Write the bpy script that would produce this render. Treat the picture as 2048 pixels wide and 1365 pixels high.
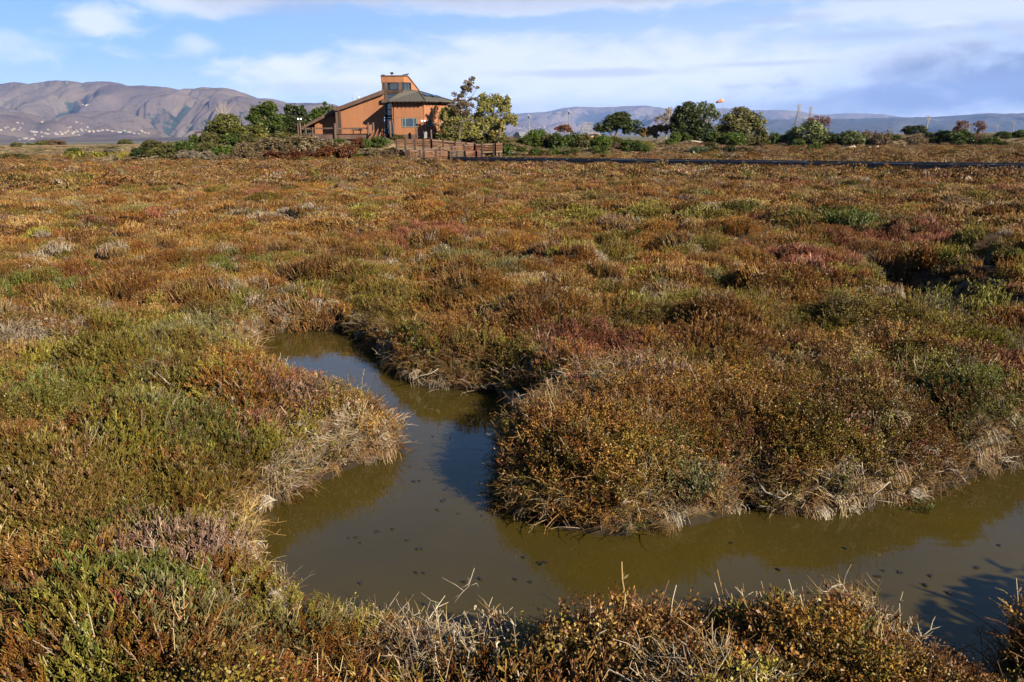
import bpy, math, random
import numpy as np
from mathutils import Vector, Matrix, Quaternion
R = math.radians
rng = np.random.default_rng(11)
random.seed(7)
scn = bpy.context.scene
for o in list(bpy.data.objects): bpy.data.objects.remove(o)

# ------------------------------------------------------------------ camera
FPX, CX, CY = 1593.0, 1024.0, 682.5          # focal length and centre in photograph pixels
CAM_H, PITCH, ROLL = 3.4, R(14.37), R(-0.587)
fw = np.array([0, math.cos(PITCH), -math.sin(PITCH)])
up0 = np.array([0, math.sin(PITCH), math.cos(PITCH)])
rt0 = np.array([1.0, 0, 0])
rt = math.cos(ROLL) * rt0 + math.sin(ROLL) * up0
up = math.cos(ROLL) * up0 - math.sin(ROLL) * rt0
EYE = np.array([0, 0, CAM_H])
cam_d = bpy.data.cameras.new('camera'); cam = bpy.data.objects.new('camera', cam_d)
scn.collection.objects.link(cam); scn.camera = cam
cam_d.sensor_width = 36; cam_d.lens = FPX / 2048 * 36
cam_d.clip_start = 0.1; cam_d.clip_end = 60000
m = Matrix.Identity(4)
for i in range(3):
    m[i][0] = rt[i]; m[i][1] = up[i]; m[i][2] = -fw[i]; m[i][3] = EYE[i]
cam.matrix_world = m

# ------------------------------------------------------------------ light
SUN_AZ, SUN_EL = R(50), R(27)                 # from behind the camera towards the right
S = Vector((math.sin(SUN_AZ) * math.cos(SUN_EL), -math.cos(SUN_AZ) * math.cos(SUN_EL), math.sin(SUN_EL)))
sl = bpy.data.lights.new('sun', 'SUN'); sl.energy = 5.0; sl.angle = R(0.55); sl.color = (1.0, 0.87, 0.68)
so = bpy.data.objects.new('sun', sl); scn.collection.objects.link(so)
so.rotation_mode = 'QUATERNION'; so.rotation_quaternion = S.to_track_quat('Z', 'Y'); so.location = (60, -60, 60)

world = bpy.data.worlds.new('World'); scn.world = world; world.use_nodes = True
wn, wl = world.node_tree.nodes, world.node_tree.links
wn.clear()
def N(nodes, t, **kw):
    n = nodes.new(t)
    for k, v in kw.items():
        if k == 'inp':
            for a, b in v.items(): n.inputs[a].default_value = b
        else: setattr(n, k, v)
    return n
SKY_STRENGTH = 0.05
wo = N(wn, 'ShaderNodeOutputWorld'); bg = N(wn, 'ShaderNodeBackground', inp={'Strength': SKY_STRENGTH})
wl.new(bg.outputs[0], wo.inputs[0])
sky = N(wn, 'ShaderNodeTexSky', sky_type='NISHITA', sun_disc=False)
sky.sun_elevation = SUN_EL; sky.sun_rotation = math.atan2(S.x, S.y)
sky.air_density = 1.0; sky.dust_density = 0.2; sky.ozone_density = 2.2; sky.altitude = 0
tc = N(wn, 'ShaderNodeTexCoord'); sx = N(wn, 'ShaderNodeSeparateXYZ'); wl.new(tc.outputs['Generated'], sx.inputs[0])
def M(op, a, b=None, c=None, clamp=False, nodes=wn, links=wl):
    n = nodes.new('ShaderNodeMath'); n.operation = op; n.use_clamp = clamp
    for i, v in enumerate((a, b, c)):
        if v is None: continue
        if isinstance(v, (int, float)): n.inputs[i].default_value = v
        else: links.new(v, n.inputs[i])
    return n.outputs[0]
def MR(v, a, b, c=0.0, d=1.0, nodes=wn, links=wl, t='SMOOTHSTEP'):
    n = nodes.new('ShaderNodeMapRange'); n.interpolation_type = t
    links.new(v, n.inputs[0])
    for i, q in enumerate((a, b, c, d)): n.inputs[i + 1].default_value = q
    return n.outputs[0]
ALBEDO = 0.54          # measured surface colours, brought to this exposure
def MIX(f, a, b, nodes=wn, links=wl, bt='MIX'):
    n = nodes.new('ShaderNodeMix'); n.data_type = 'RGBA'; n.blend_type = bt; n.clamp_factor = True
    for i, v in ((0, f), (6, a), (7, b)):
        if isinstance(v, (int, float)): n.inputs[i].default_value = v
        elif isinstance(v, tuple):
            k_ = 1.0 if nodes is wn else ALBEDO
            n.inputs[i].default_value = (v[0] * k_, v[1] * k_, v[2] * k_, 1)
        else: links.new(v, n.inputs[i])
    return n.outputs[2]
az = M('DIVIDE', sx.outputs[0], M('MAXIMUM', M('ABSOLUTE', sx.outputs[1]), 0.05))      # tan of the azimuth
hor = M('SQRT', M('SUBTRACT', 1.0, M('MULTIPLY', sx.outputs[2], sx.outputs[2])))
el = M('DIVIDE', sx.outputs[2], M('MAXIMUM', hor, 0.05))                                   # tan of the elevation
ue = N(wn, 'ShaderNodeCombineXYZ'); wl.new(M('MULTIPLY', az, 1.0), ue.inputs[0]); wl.new(M('MULTIPLY', el, 2.6), ue.inputs[1])
def puff(scale, off, detail=8, rough=.58, dist=.3):
    mp = N(wn, 'ShaderNodeMapping'); wl.new(ue.outputs[0], mp.inputs[0]); mp.inputs['Location'].default_value = off
    n = N(wn, 'ShaderNodeTexNoise', inp={'Scale': scale, 'Detail': detail, 'Roughness': rough, 'Distortion': dist}); wl.new(mp.outputs[0], n.inputs['Vector']); return n.outputs[0]
w1 = puff(5.5, (.3, 1.1, 0)); w2 = puff(13.0, (2.3, 4.1, 0)); w3 = puff(3.2, (5.7, .4, 0), 5)
warp = M('ADD', M('MULTIPLY', M('SUBTRACT', w1, .5), 2.3), M('MULTIPLY', M('SUBTRACT', w2, .5), 2.5))
def bankof(u0, e0, ru, re, k=1.0, soft=(1.22, .20), wk=.85):
    a_ = M('DIVIDE', M('SUBTRACT', az, u0), ru); b_ = M('DIVIDE', M('SUBTRACT', el, e0), re)
    d = M('SQRT', M('ADD', M('MULTIPLY', a_, a_), M('MULTIPLY', b_, b_)))
    return M('MULTIPLY', MR(M('ADD', d, M('MULTIPLY', warp, wk)), soft[0], soft[1]), k)
def union(*ms):
    r = ms[0]
    for q in ms[1:]: r = M('SUBTRACT', M('ADD', r, q), M('MULTIPLY', r, q))
    return r
sky_blue = MIX(MR(sx.outputs[2], .15, .60, .60, .22), sky.outputs[0], (1.75, 4.6, 10.3))
sky_blue = MIX(MR(el, .10, -.01, 0.0, .62), sky_blue, (7.2, 8.0, 9.4))                      # pale towards the horizon
veil = MR(M('ADD', az, M('MULTIPLY', warp, .06)), -.45, .30, .06, .62)                      # thin sheet that thickens to the right
veil = M('MULTIPLY', veil, MR(el, .22, .05))
skyc = MIX(veil, sky_blue, (8.3, 8.8, 9.8))
white = union(bankof(.14, .074, .50, .046, .78), bankof(-.25, .070, .13, .026, .8), bankof(-.48, .127, .055, .017, .75), bankof(-.37, .102, .03, .012, .55), bankof(-.36, .150, .10, .020, .75), bankof(-.62, .10, .10, .02, .4),
              bankof(.05, .160, .42, .022, .8), bankof(.55, .13, .30, .030, .55), bankof(.62, .165, .2, .018, .6))
high = M('MULTIPLY', MR(w3, .50, .66), MR(el, .17, .24, 0.0, .5))                          # more of the same broken cloud overhead
high = M('MULTIPLY', high, M('MAXIMUM', MR(el, .17, .30, .6, .10), MR(az, .25, .50, 0.0, 1.0)))
white = union(white, high)
skyc = MIX(white, skyc, (9.3, 9.5, 10.0))
grey = union(bankof(.0, .166, .45, .024, .85, wk=.5), bankof(-.26, .150, .14, .022, .5, wk=.5), bankof(.11, .073, .13, .006, .55, wk=.5), bankof(.30, .078, .10, .004, .45, wk=.5), bankof(.43, .103, .12, .007, .5, wk=.5), bankof(.46, .147, .10, .010, .55, wk=.5), bankof(.55, .150, .14, .014, .5, wk=.5), bankof(-.24, .058, .09, .009, .35, wk=.5), bankof(.33, .125, .06, .006, .4, wk=.5), bankof(.58, .105, .08, .006, .4, wk=.5))
skyc = MIX(grey, skyc, (4.4, 5.0, 6.5))
slate = union(bankof(.62, .055, .27, .036, .95, (1.4, .1)), bankof(.42, .030, .22, .022, .6, (1.35, .2)), bankof(.10, .030, .30, .012, .25, (1.35, .2)))
skyc = MIX(slate, skyc, (2.0, 2.7, 4.6))
skyc = MIX(1.0, skyc, (.53, .53, .53), bt='MULTIPLY')
wl.new(skyc, bg.inputs['Color'])

scn.view_settings.view_transform = 'Standard'; scn.view_settings.look = 'None'
scn.view_settings.exposure = 2.0; scn.view_settings.gamma = 1.0; scn.view_settings.use_curve_mapping = False
scn.render.engine = 'CYCLES'
cy = scn.cycles
cy.max_bounces = 5; cy.diffuse_bounces = 2; cy.glossy_bounces = 2; cy.transmission_bounces = 2
cy.transparent_max_bounces = 4; cy.volume_bounces = 0; cy.use_denoising = True
cy.use_adaptive_sampling = True; cy.adaptive_threshold = 0.015; cy.caustics_reflective = False; cy.caustics_refractive = False
cy.sample_clamp_indirect = 4.0

# ------------------------------------------------------------------ projection helpers (photograph pixel -> place)
def ray(px, py):
    d = fw + rt * ((px - CX) / FPX) + up * ((CY - py) / FPX)
    return d
def atY(px, py, Y):
    d = ray(px, py); t = Y / d[1]; return EYE + d * t
def atZ(px, py, z):
    d = ray(px, py); t = (z - CAM_H) / d[2]; return EYE + d * t
def mpp(Y): return Y / FPX / math.cos(PITCH) * 1.0      # rough metres per photograph pixel near the horizon line

# ------------------------------------------------------------------ noise
def _hash(ix, iy, seed):
    h = (ix.astype(np.int64) * 374761393 + iy.astype(np.int64) * 668265263 + seed * 2147483647) & 0xffffffff
    h = ((h ^ (h >> 13)) * 1274126177) & 0xffffffff
    h = (h ^ (h >> 16)) & 0xffffffff
    return h
def perlin(x, y, seed=0):
    x = np.asarray(x, float); y = np.asarray(y, float)
    ix = np.floor(x); iy = np.floor(y); fx = x - ix; fy = y - iy
    u = fx * fx * fx * (fx * (fx * 6 - 15) + 10); v = fy * fy * fy * (fy * (fy * 6 - 15) + 10)
    def g(dx, dy):
        a = _hash(ix + dx, iy + dy, seed) / 4294967296.0 * 2 * np.pi
        return np.cos(a) * (fx - dx) + np.sin(a) * (fy - dy)
    n00, n10, n01, n11 = g(0, 0), g(1, 0), g(0, 1), g(1, 1)
    return 1.5 * ((n00 * (1 - u) + n10 * u) * (1 - v) + (n01 * (1 - u) + n11 * u) * v)
def fbm(x, y, oct=4, seed=0, gain=0.5):
    s = 0; a = 1.0; t = 0
    for i in range(oct):
        s = s + a * perlin(x * 2 ** i + 17.3 * i, y * 2 ** i - 9.1 * i, seed + i); t += a; a *= gain
    return s / t
def sstep(v, a, b):
    t = np.clip((v - a) / (b - a), 0, 1); return t * t * (3 - 2 * t)

# ------------------------------------------------------------------ tidal creek outline, traced on the ground
WZ = -0.50
def poly(pts):
    out = []
    for px, py, k in pts:
        if k == 'g': out.append((px, py)); continue      # already a place on the ground
        p = atZ(px, py, WZ if k == 'w' else 0.22 if k == 'o' else 0.0)
        out.append((p[0], p[1]))
    return np.array(out)
CREEK = poly([(530,669,'w'),(565,664,'w'),(600,661,'w'),(645,662,'w'),(690,660,'w'),(728,678,'w'),(752,700,'w'),(768,722,'w'),
 (785,742,'w'),(806,753,'w'),(826,767,'w'),(860,774,'w'),(890,779,'w'),(930,776,'w'),(969,781,'w'),(1010,794,'w'),(1050,812,'w'),
 (.50,10.95,'g'),(.45,10.55,'g'),(.16,10.25,'g'),(-.06,9.9,'g'),(1008,912,'w'),(1000,940,'w'),(1001,965,'w'),(1012,998,'w'),(1040,1026,'w'),
 (1085,1047,'w'),(1150,1062,'w'),(1240,1071,'w'),(1300,1069,'w'),(1352,1061,'w'),(1400,1049,'w'),(1450,1034,'w'),(1490,1012,'w'),
 (1508,1003,'w'),(1524,1018,'w'),(1560,1029,'w'),(1620,1032,'w'),(1690,1024,'w'),(1770,1010,'w'),(1850,992,'w'),(1925,966,'w'),
 (1990,948,'w'),(2050,928,'w'),(2150,900,'w'),(2300,880,'w'),(2650,900,'w'),(2700,1100,'w'),(2400,1160,'o'),(2200,1190,'o'),
 (3.9,5.02,'g'),(3.56,5.08,'g'),(3.5,5.05,'g'),(3.34,4.6,'g'),(3.2,4.2,'g'),(2.85,4.25,'g'),(2.72,4.75,'g'),(2.68,5.2,'g'),
 (2.6,5.5,'g'),(2.35,5.4,'g'),(1640,1185,'o'),(1560,1180,'o'),(1490,1172,'o'),(1410,1190,'o'),(1300,1208,'o'),(1210,1200,'o'),
 (1130,1228,'o'),(1060,1246,'o'),(1010,1228,'o'),(960,1212,'o'),(880,1210,'o'),(800,1220,'o'),(-1.15,5.45,'g'),(-1.5,5.62,'g'),
 (-1.9,5.85,'g'),(-2.2,6.15,'g'),(-2.45,6.5,'g'),(-2.65,6.95,'g'),(484,1072,'w'),(468,1048,'w'),(496,1026,'w'),(570,1004,'w'),
 (612,976,'w'),(650,953,'w'),(700,936,'w'),(752,925,'w'),(788,910,'w'),(-1.62,9.85,'g'),(-1.72,10.1,'g'),(-2.0,10.3,'g'),(-2.4,10.55,'g'),(-2.95,11.1,'g'),(-3.5,11.75,'g'),(-4.0,12.4,'g'),(-4.5,13.2,'g'),(-5.0,14.6,'g')])
CREEK2 = poly([(9.95,21.20,'g'),(10.40,20.40,'g'),(10.25,19.40,'g'),(10.55,18.60,'g'),(11.00,17.70,'g'),(11.05,16.80,'g'),
 (10.65,16.10,'g'),(9.85,15.80,'g'),(9.05,15.90,'g'),(8.55,16.50,'g'),(8.60,17.40,'g'),(8.80,18.40,'g'),(8.85,19.60,'g'),(9.25,20.80,'g')])
def smooth_poly(p, n=2):
    for _ in range(n):
        q = np.roll(p, -1, 0)
        p = np.stack([p * 0.75 + q * 0.25, p * 0.25 + q * 0.75], 1).reshape(-1, 2)
    return p
CREEK = smooth_poly(CREEK, 1); CREEK2 = smooth_poly(CREEK2, 1)
def sdf(x, y, P):
    x = np.asarray(x, float).ravel(); y = np.asarray(y, float).ravel()
    d = np.full(x.shape, 1e9); ins = np.zeros(x.shape, bool)
    A = P; B = np.roll(P, -1, 0)
    for (ax, ay), (bx, by) in zip(A, B):
        ex, ey = bx - ax, by - ay; l = ex * ex + ey * ey + 1e-12
        t = np.clip(((x - ax) * ex + (y - ay) * ey) / l, 0, 1)
        d = np.minimum(d, (x - ax - t * ex) ** 2 + (y - ay - t * ey) ** 2)
        c = (ay > y) != (by > y)
        ins ^= c & (x < ex * (y - ay) / (ey if abs(ey) > 1e-12 else 1e-12) + ax)
    d = np.sqrt(d); return np.where(ins, -d, d)
def water_sd(x, y):
    x = np.asarray(x, float); y = np.asarray(y, float); sh = x.shape
    x = x.ravel(); y = y.ravel()
    out = np.full(x.shape, 50.0)
    near = (np.abs(x) < 40) & (y > 0) & (y < 45)
    if near.any():
        xx, yy = x[near], y[near]
        w = 0.10 * perlin(xx * 2.1, yy * 2.1, 5) + 0.05 * perlin(xx * 5.3, yy * 5.3, 6)
        out[near] = np.minimum(sdf(xx, yy, CREEK), sdf(xx, yy, CREEK2)) + w
    return out.reshape(sh)
HUMPS = [((2.5,4.7,0), .5, -.22), ((3.95,4.7,0), .5, .16), ((12.0,20.3,0), 1.3, 0.38), ((12.5,18.4,0), 1.2, 0.25), (atZ(1240,760,0.2), 1.1, 0.22), (atZ(900,700,0.2), 1.0, 0.22),
         (atZ(660,800,0.2), 0.7, 0.10), (atZ(1700,800,0.2), 1.8, 0.18), (atZ(1400,620,0.2), 2.2, 0.22), (atZ(300,760,0.2), 1.4, 0.14),
         (atZ(1500,960,0.2), 0.5, 0.10), (atZ(1100,930,0.2), 0.6, 0.14), (atZ(1720,470,0.2), 2.0, 0.35), (atZ(1540,440,0.2), 3.0, 0.3)]
CELL = 1.32
def bushes(x, y, seed=77):
    """low rounded bushes: dome height, id of the bush, offset from its middle (in radii)"""
    wx = x + .22 * perlin(x * 1.3, y * 1.3, 201) + .09 * perlin(x * 3.7, y * 3.7, 203); wy = y + .22 * perlin(x * 1.3 + 50, y * 1.3, 202) + .09 * perlin(x * 3.7 + 50, y * 3.7, 204)
    gx, gy = np.floor(wx / CELL), np.floor(wy / CELL)
    best = np.full(np.shape(x), -9.); bid = np.zeros(np.shape(x), np.int64); ox = np.zeros(np.shape(x)); oy = np.zeros(np.shape(x))
    for dx in (-1, 0, 1):
        for dy in (-1, 0, 1):
            cx_, cy_ = gx + dx, gy + dy
            h1 = _hash(cx_, cy_, seed); h2 = _hash(cx_, cy_, seed + 1); h3 = _hash(cx_, cy_, seed + 2); h4 = _hash(cx_, cy_, seed + 3)
            px_, py_ = (cx_ + .1 + .8 * h1 / 4294967296.) * CELL, (cy_ + .1 + .8 * h2 / 4294967296.) * CELL
            r_ = CELL * (.42 + .42 * (h3 / 4294967296.)); hh = .10 + .48 * (h4 / 4294967296.) ** 1.3
            ddx, ddy = (wx - px_) / r_, (wy - py_) / r_; d2 = ddx * ddx + ddy * ddy
            val = np.where(d2 < 1, hh * np.clip(1 - d2, 0, 1) ** .72, -.02 * d2)
            m_ = val > best
            best = np.where(m_, val, best); bid = np.where(m_, h1, bid); ox = np.where(m_, ddx, ox); oy = np.where(m_, ddy, oy)
    return np.clip(best, 0, None), bid, ox, oy
def big_relief(x, y):
    """mounds and levees round the marsh"""
    z = np.zeros(np.shape(x))
    top = np.interp(x, [-64,-52,-38,-10,0,20,35,50], [0,2.5,2.75,3.0,2.8,2.3,1.7,0])
    yf = np.interp(x, [-64,-17.5,-15,0,4,20,50], [113,113,118,119,117,118,121])
    wd = np.interp(x, [-64,-17,-14,0,4,50], [9,9,5,8,15,18])
    m1 = top * sstep((y - yf) / wd, 0, 1) * (1 - 0.75 * sstep(y, 160, 185))
    m2 = 2.6 * sstep(x, 44, 66) * sstep(y, 178, 203) * (1 - 0.6 * sstep(y, 240, 275))
    m3 = 1.85 * sstep(-x, 66, 80) * sstep(y, 140, 182) * (1 - 0.7 * sstep(y, 200, 215))
    return z + np.maximum(np.maximum(m1, m2), m3)
BA = atZ(905, 316.0, .80); BB = atZ(2060, 330.5, .76); BB2 = BA + (BB - BA) * 1.25
def walk_gap(x, y):
    """metres from the boardwalk's near edge"""
    d = (BB2 - BA)[:2]; L = np.hypot(*d); d = d / L; t = np.clip((x - BA[0]) * d[0] + (y - BA[1]) * d[1], 0, L)
    return np.hypot(x - BA[0] - t * d[0], y - BA[1] - t * d[1])
def Zg(x, y, sd=None):
    x = np.asarray(x, float); y = np.asarray(y, float)
    if sd is None: sd = water_sd(x, y)
    r = np.hypot(x, y)
    z = big_relief(x, y)
    lump = z > 0.3
    fade = 1 - 0.72 * sstep(r, 48, 95)
    dome = np.zeros(np.shape(x)); nr = r < 240
    if nr.any(): dome[nr] = bushes(x[nr], y[nr])[0]
    dome = dome * np.where((x < .3) & (y < 17) & (sd < 6), .35 + .65 * sstep(sd, .25, 1.5), 1.0) * np.where((x < .5) & (y < 7.6) & (sd < 6), sstep(sd, .4, 1.7), 1.0) * np.where((x > 7) & (x < 12.5) & (y > 12) & (y < 17.3), .25, 1.0)
    hum = -.06 + dome + 0.15 * fbm(x / 2.3, y / 2.3, 3, 21) + 0.18 * fbm(x / 6.5, y / 6.5, 2, 31) + 0.04 * fbm(x / 0.6, y / 0.6, 2, 41)
    for c, rad, hh in HUMPS:
        hum = hum + hh * np.exp(-((x - c[0]) ** 2 + (y - c[1]) ** 2) / (rad * rad))
    fade = fade * (.12 + .88 * sstep(walk_gap(x, y), 3., 20.))
    z = z + hum * fade * sstep(r, 1.0, 3.0) * (1 - sstep(r, 300, 600)) * np.where(sd < 6, sstep(sd, 0.02, 0.62), 1)
    z = z + np.where(lump, 0.25 * fbm(x / 5.0, y / 5.0, 3, 51), 0)
    bank = -0.95 + 0.40 * sstep(sd, -0.9, 0.0) + 0.36 * sstep(sd, -0.02, 0.17) + 0.19 * sstep(sd, 0.12, 0.55)
    z = np.where(sd < 6, z + bank, z)
    return z
def gz(x, y): return float(Zg(np.array([x]), np.array([y]))[0])
def ground_hit(px, py, y0=30.0, y1=320.0):
    Y = np.linspace(y0, y1, 1400); d = ray(px, py)
    P = EYE[None] + d[None] * (Y / d[1])[:, None]
    z = Zg(P[:, 0], P[:, 1])
    k = np.nonzero(P[:, 2] < z)[0]
    if len(k) == 0: return P[np.argmin(P[:, 2] - z + (Y < 100) * 9)]
    return P[k[0]]

# ------------------------------------------------------------------ mesh and object helpers
COL = scn.collection
def np_mesh(name, V, F, mats=(), attrs=None, smooth=False, midx=None):
    """V (n,3); F (m,k) with k 3 or 4; attrs {name: (domain, type, array)}"""
    V = np.asarray(V, np.float32); F = np.asarray(F, np.int32)
    me = bpy.data.meshes.new(name)
    me.vertices.add(len(V)); me.vertices.foreach_set('co', V.ravel())
    k = F.shape[1] if len(F) else 4
    me.loops.add(F.size); me.loops.foreach_set('vertex_index', F.ravel())
    me.polygons.add(len(F))
    me.polygons.foreach_set('loop_start', np.arange(0, F.size, k, dtype=np.int32))
    me.polygons.foreach_set('loop_total', np.full(len(F), k, np.int32))
    if midx is not None: me.polygons.foreach_set('material_index', np.asarray(midx, np.int32))
    me.polygons.foreach_set('use_smooth', np.full(len(F), smooth))
    for nm, (dom, ty, arr) in (attrs or {}).items():
        a = me.attributes.new(nm, ty, dom)
        key = {'FLOAT': 'value', 'INT': 'value', 'FLOAT_VECTOR': 'vector', 'FLOAT_COLOR': 'color'}[ty]
        a.data.foreach_set(key, np.asarray(arr, np.int32 if ty == 'INT' else np.float32).ravel())
    for q in mats: me.materials.append(q)
    me.update(calc_edges=True); me.validate()
    return me
def tag(o, label=None, cat=None, group=None, kind=None):
    if label: o['label'] = label
    if cat: o['category'] = cat
    if group: o['group'] = group
    if kind: o['kind'] = kind
    return o
def link(name, me, parent=None):
    o = bpy.data.objects.new(name, me); COL.objects.link(o)
    if parent is not None: o.parent = parent
    return o
def empty(name, loc=(0, 0, 0), rz=0.0):
    o = bpy.data.objects.new(name, None); COL.objects.link(o); o.location = loc; o.rotation_euler = (0, 0, rz)
    o.empty_display_size = 0.3; return o
class MB:
    """collects simple solids for one mesh"""
    def __init__(s): s.v = []; s.f = []; s.mi = []
    def add(s, V, F, mi=0):
        b = len(s.v); s.v += [tuple(map(float, p)) for p in V]
        for f in F: s.f.append(tuple(b + i for i in f)); s.mi.append(mi)
        return s
    def box(s, x0, x1, y0, y1, z0, z1, mi=0):
        V = [(x0,y0,z0),(x1,y0,z0),(x1,y1,z0),(x0,y1,z0),(x0,y0,z1),(x1,y0,z1),(x1,y1,z1),(x0,y1,z1)]
        return s.add(V, [(0,3,2,1),(4,5,6,7),(0,1,5,4),(1,2,6,5),(2,3,7,6),(3,0,4,7)], mi)
    def prism(s, poly_, off, mi=0):
        """extrude a planar polygon (3D points) by vector off"""
        n = len(poly_); off = np.array(off, float)
        V = [np.array(p, float) for p in poly_] + [np.array(p, float) + off for p in poly_]
        F = [tuple(range(n)), tuple(range(2 * n - 1, n - 1, -1))] + [(i, i + n, (i + 1) % n + n, (i + 1) % n) for i in range(n)]
        return s.add(V, F, mi)
    def bar(s, a, b, w, h=None, mi=0):
        """square bar from a to b"""
        h = h or w
        a = np.array(a, float); b = np.array(b, float); d = b - a; L = np.linalg.norm(d); d = d / max(L, 1e-9)
        u = np.cross(d, (0, 0, 1.0))
        if np.linalg.norm(u) < 1e-3: u = np.array([1.0, 0, 0])
        u /= np.linalg.norm(u); v = np.cross(u, d)
        V = [p + u * sx_ * w / 2 + v * sz_ * h / 2 for p in (a, b) for sx_, sz_ in ((-1,-1),(1,-1),(1,1),(-1,1))]
        return s.add(V, [(0,1,2,3),(7,6,5,4),(0,4,5,1),(1,5,6,2),(2,6,7,3),(3,7,4,0)], mi)
    def tube(s, pts, rad, n=6, mi=0, cap=True):
        pts = [np.array(p, float) for p in pts]; rings = []
        for i, p in enumerate(pts):
            d = pts[min(i + 1, len(pts) - 1)] - pts[max(i - 1, 0)]; d /= max(np.linalg.norm(d), 1e-9)
            u = np.cross(d, (0.13, 0.31, 0.94)); u /= max(np.linalg.norm(u), 1e-9); v = np.cross(d, u)
            r_ = rad[i] if hasattr(rad, '__len__') else rad
            rings.append([p + (u * math.cos(2 * math.pi * k / n) + v * math.sin(2 * math.pi * k / n)) * r_ for k in range(n)])
        V = [q for g in rings for q in g]
        F = [(i * n + k, i * n + (k + 1) % n, (i + 1) * n + (k + 1) % n, (i + 1) * n + k) for i in range(len(pts) - 1) for k in range(n)]
        if cap: F += [tuple(range(n - 1, -1, -1)), tuple((len(pts) - 1) * n + k for k in range(n))]
        return s.add(V, F, mi)
    def ball(s, c, r, nu=10, nv=6, mi=0):
        r = r if hasattr(r, '__len__') else (r, r, r)
        V = []; F = []
        for j in range(nv + 1):
            th = math.pi * j / nv
            for i in range(nu):
                ph = 2 * math.pi * i / nu
                V.append((c[0] + r[0] * math.sin(th) * math.cos(ph), c[1] + r[1] * math.sin(th) * math.sin(ph), c[2] - r[2] * math.cos(th)))
        for j in range(nv):
            for i in range(nu): F.append((j * nu + i, j * nu + (i + 1) % nu, (j + 1) * nu + (i + 1) % nu, (j + 1) * nu + i))
        return s.add(V, F, mi)
    def mesh(s, name, *mats, smooth=False):
        me = bpy.data.meshes.new(name); me.from_pydata(s.v, [], s.f)
        for q in mats: me.materials.append(q)
        me.polygons.foreach_set('material_index', s.mi)
        if smooth: me.polygons.foreach_set('use_smooth', [True] * len(s.f))
        me.validate(); me.update(); return me
    def build(s, name, mat, parent=None, smooth=False):
        mats = mat if isinstance(mat, (list, tuple)) else [mat]
        return link(name, s.mesh(name, *mats, smooth=smooth), parent)

# ------------------------------------------------------------------ materials
def new_mat(name):
    mt = bpy.data.materials.new(name); mt.use_nodes = True
    return mt, mt.node_tree.nodes, mt.node_tree.links, mt.node_tree.nodes['Principled BSDF']
def noise_mat(name, c1, c2, scale=3.0, rough=0.8, bump=0.0, stretch=(1, 1, 1), detail=5, spec=0.3, bscale=None):
    mt, n, l, b = new_mat(name)
    t = n.new('ShaderNodeTexCoord'); mp = n.new('ShaderNodeMapping'); l.new(t.outputs['Object'], mp.inputs[0]); mp.inputs['Scale'].default_value = stretch
    q = N(n, 'ShaderNodeTexNoise', inp={'Scale': scale, 'Detail': detail, 'Roughness': 0.6}); l.new(mp.outputs[0], q.inputs['Vector'])
    f = MR(q.outputs[0], 0.3, 0.7, nodes=n, links=l)
    l.new(MIX(f, tuple(c1), tuple(c2), n, l), b.inputs['Base Color'])
    b.inputs['Roughness'].default_value = rough; b.inputs['Specular IOR Level'].default_value = spec
    if bump:
        bp = n.new('ShaderNodeBump'); bp.inputs['Strength'].default_value = bump; bp.inputs['Distance'].default_value = 0.02
        l.new(q.outputs[0], bp.inputs['Height']); l.new(bp.outputs[0], b.inputs['Normal'])
    return mt
MT = {}
MT['brown'] = noise_mat('brown_stained_timber', (.070,.038,.028), (.13,.075,.055), 1.2, .75, .3, (1,1,.25))
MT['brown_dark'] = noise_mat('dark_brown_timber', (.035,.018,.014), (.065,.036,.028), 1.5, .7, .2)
MT['redwood'] = noise_mat('redwood_rail', (.145,.052,.024), (.25,.100,.050), 1.1, .7, .3, (.35,1,3))
MT['weathered'] = noise_mat('weathered_board', (.15,.10,.058), (.24,.17,.105), 1.4, .8, .3, (.4,1,3))
MT['railtop'] = noise_mat('sun_bleached_rail', (.17,.085,.055), (.27,.155,.11), 1.4, .55, .2, (.4,1,2), spec=.5)
MT['shingle'] = noise_mat('roof_shingle', (.050,.046,.041), (.100,.093,.081), 2.6, .9, .6, (1,1,3.0))
MT['bark'] = noise_mat('bark', (.09,.065,.045), (.20,.16,.12), 3.0, .9, .5, (1,1,.3))
MT['pale_bark'] = noise_mat('pale_bark', (.28,.24,.20), (.40,.355,.31), 2.0, .8, .3)
MT['white'] = noise_mat('white_paint', (.66,.64,.60), (.78,.76,.72), 2.0, .5)
MT['cream'] = noise_mat('cream_stucco', (.28,.25,.22), (.38,.34,.30), 0.02, .8)
MT['tile_roof'] = noise_mat('pinkish_roof', (.30,.24,.20), (.40,.33,.29), 0.05, .8)
MT['steel'] = noise_mat('galvanised_steel', (.20,.205,.21), (.29,.295,.30), 1.0, .5)
MT['pylon'] = noise_mat('pale_lattice_steel', (.26,.25,.24), (.34,.33,.31), 1.0, .5)
MT['pole'] = noise_mat('grey_wood_pole', (.22,.18,.15), (.34,.29,.25), 1.0, .8)
MT['boardwalk'] = noise_mat('black_recycled_plank', (.012,.012,.013), (.030,.029,.030), 1.4, .45, .2, spec=.5)
MT['boardtop'] = noise_mat('grey_walk_plank', (.03,.031,.034), (.075,.077,.082), 2.4, .42, .2, spec=.5)
MT['rubber'] = noise_mat('tyre_rubber', (.015,.015,.015), (.03,.03,.03), 3, .8)
MT['car_white'] = noise_mat('white_car_paint', (.70,.70,.70), (.76,.76,.76), 1, .25, spec=.6)
MT['car_orange'] = noise_mat('orange_white_car_paint', (.62,.30,.14), (.74,.46,.30), .6, .3, spec=.6)
MT['car_grey'] = noise_mat('grey_car_paint', (.16,.17,.19), (.22,.23,.25), 1, .3, spec=.6)
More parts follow.
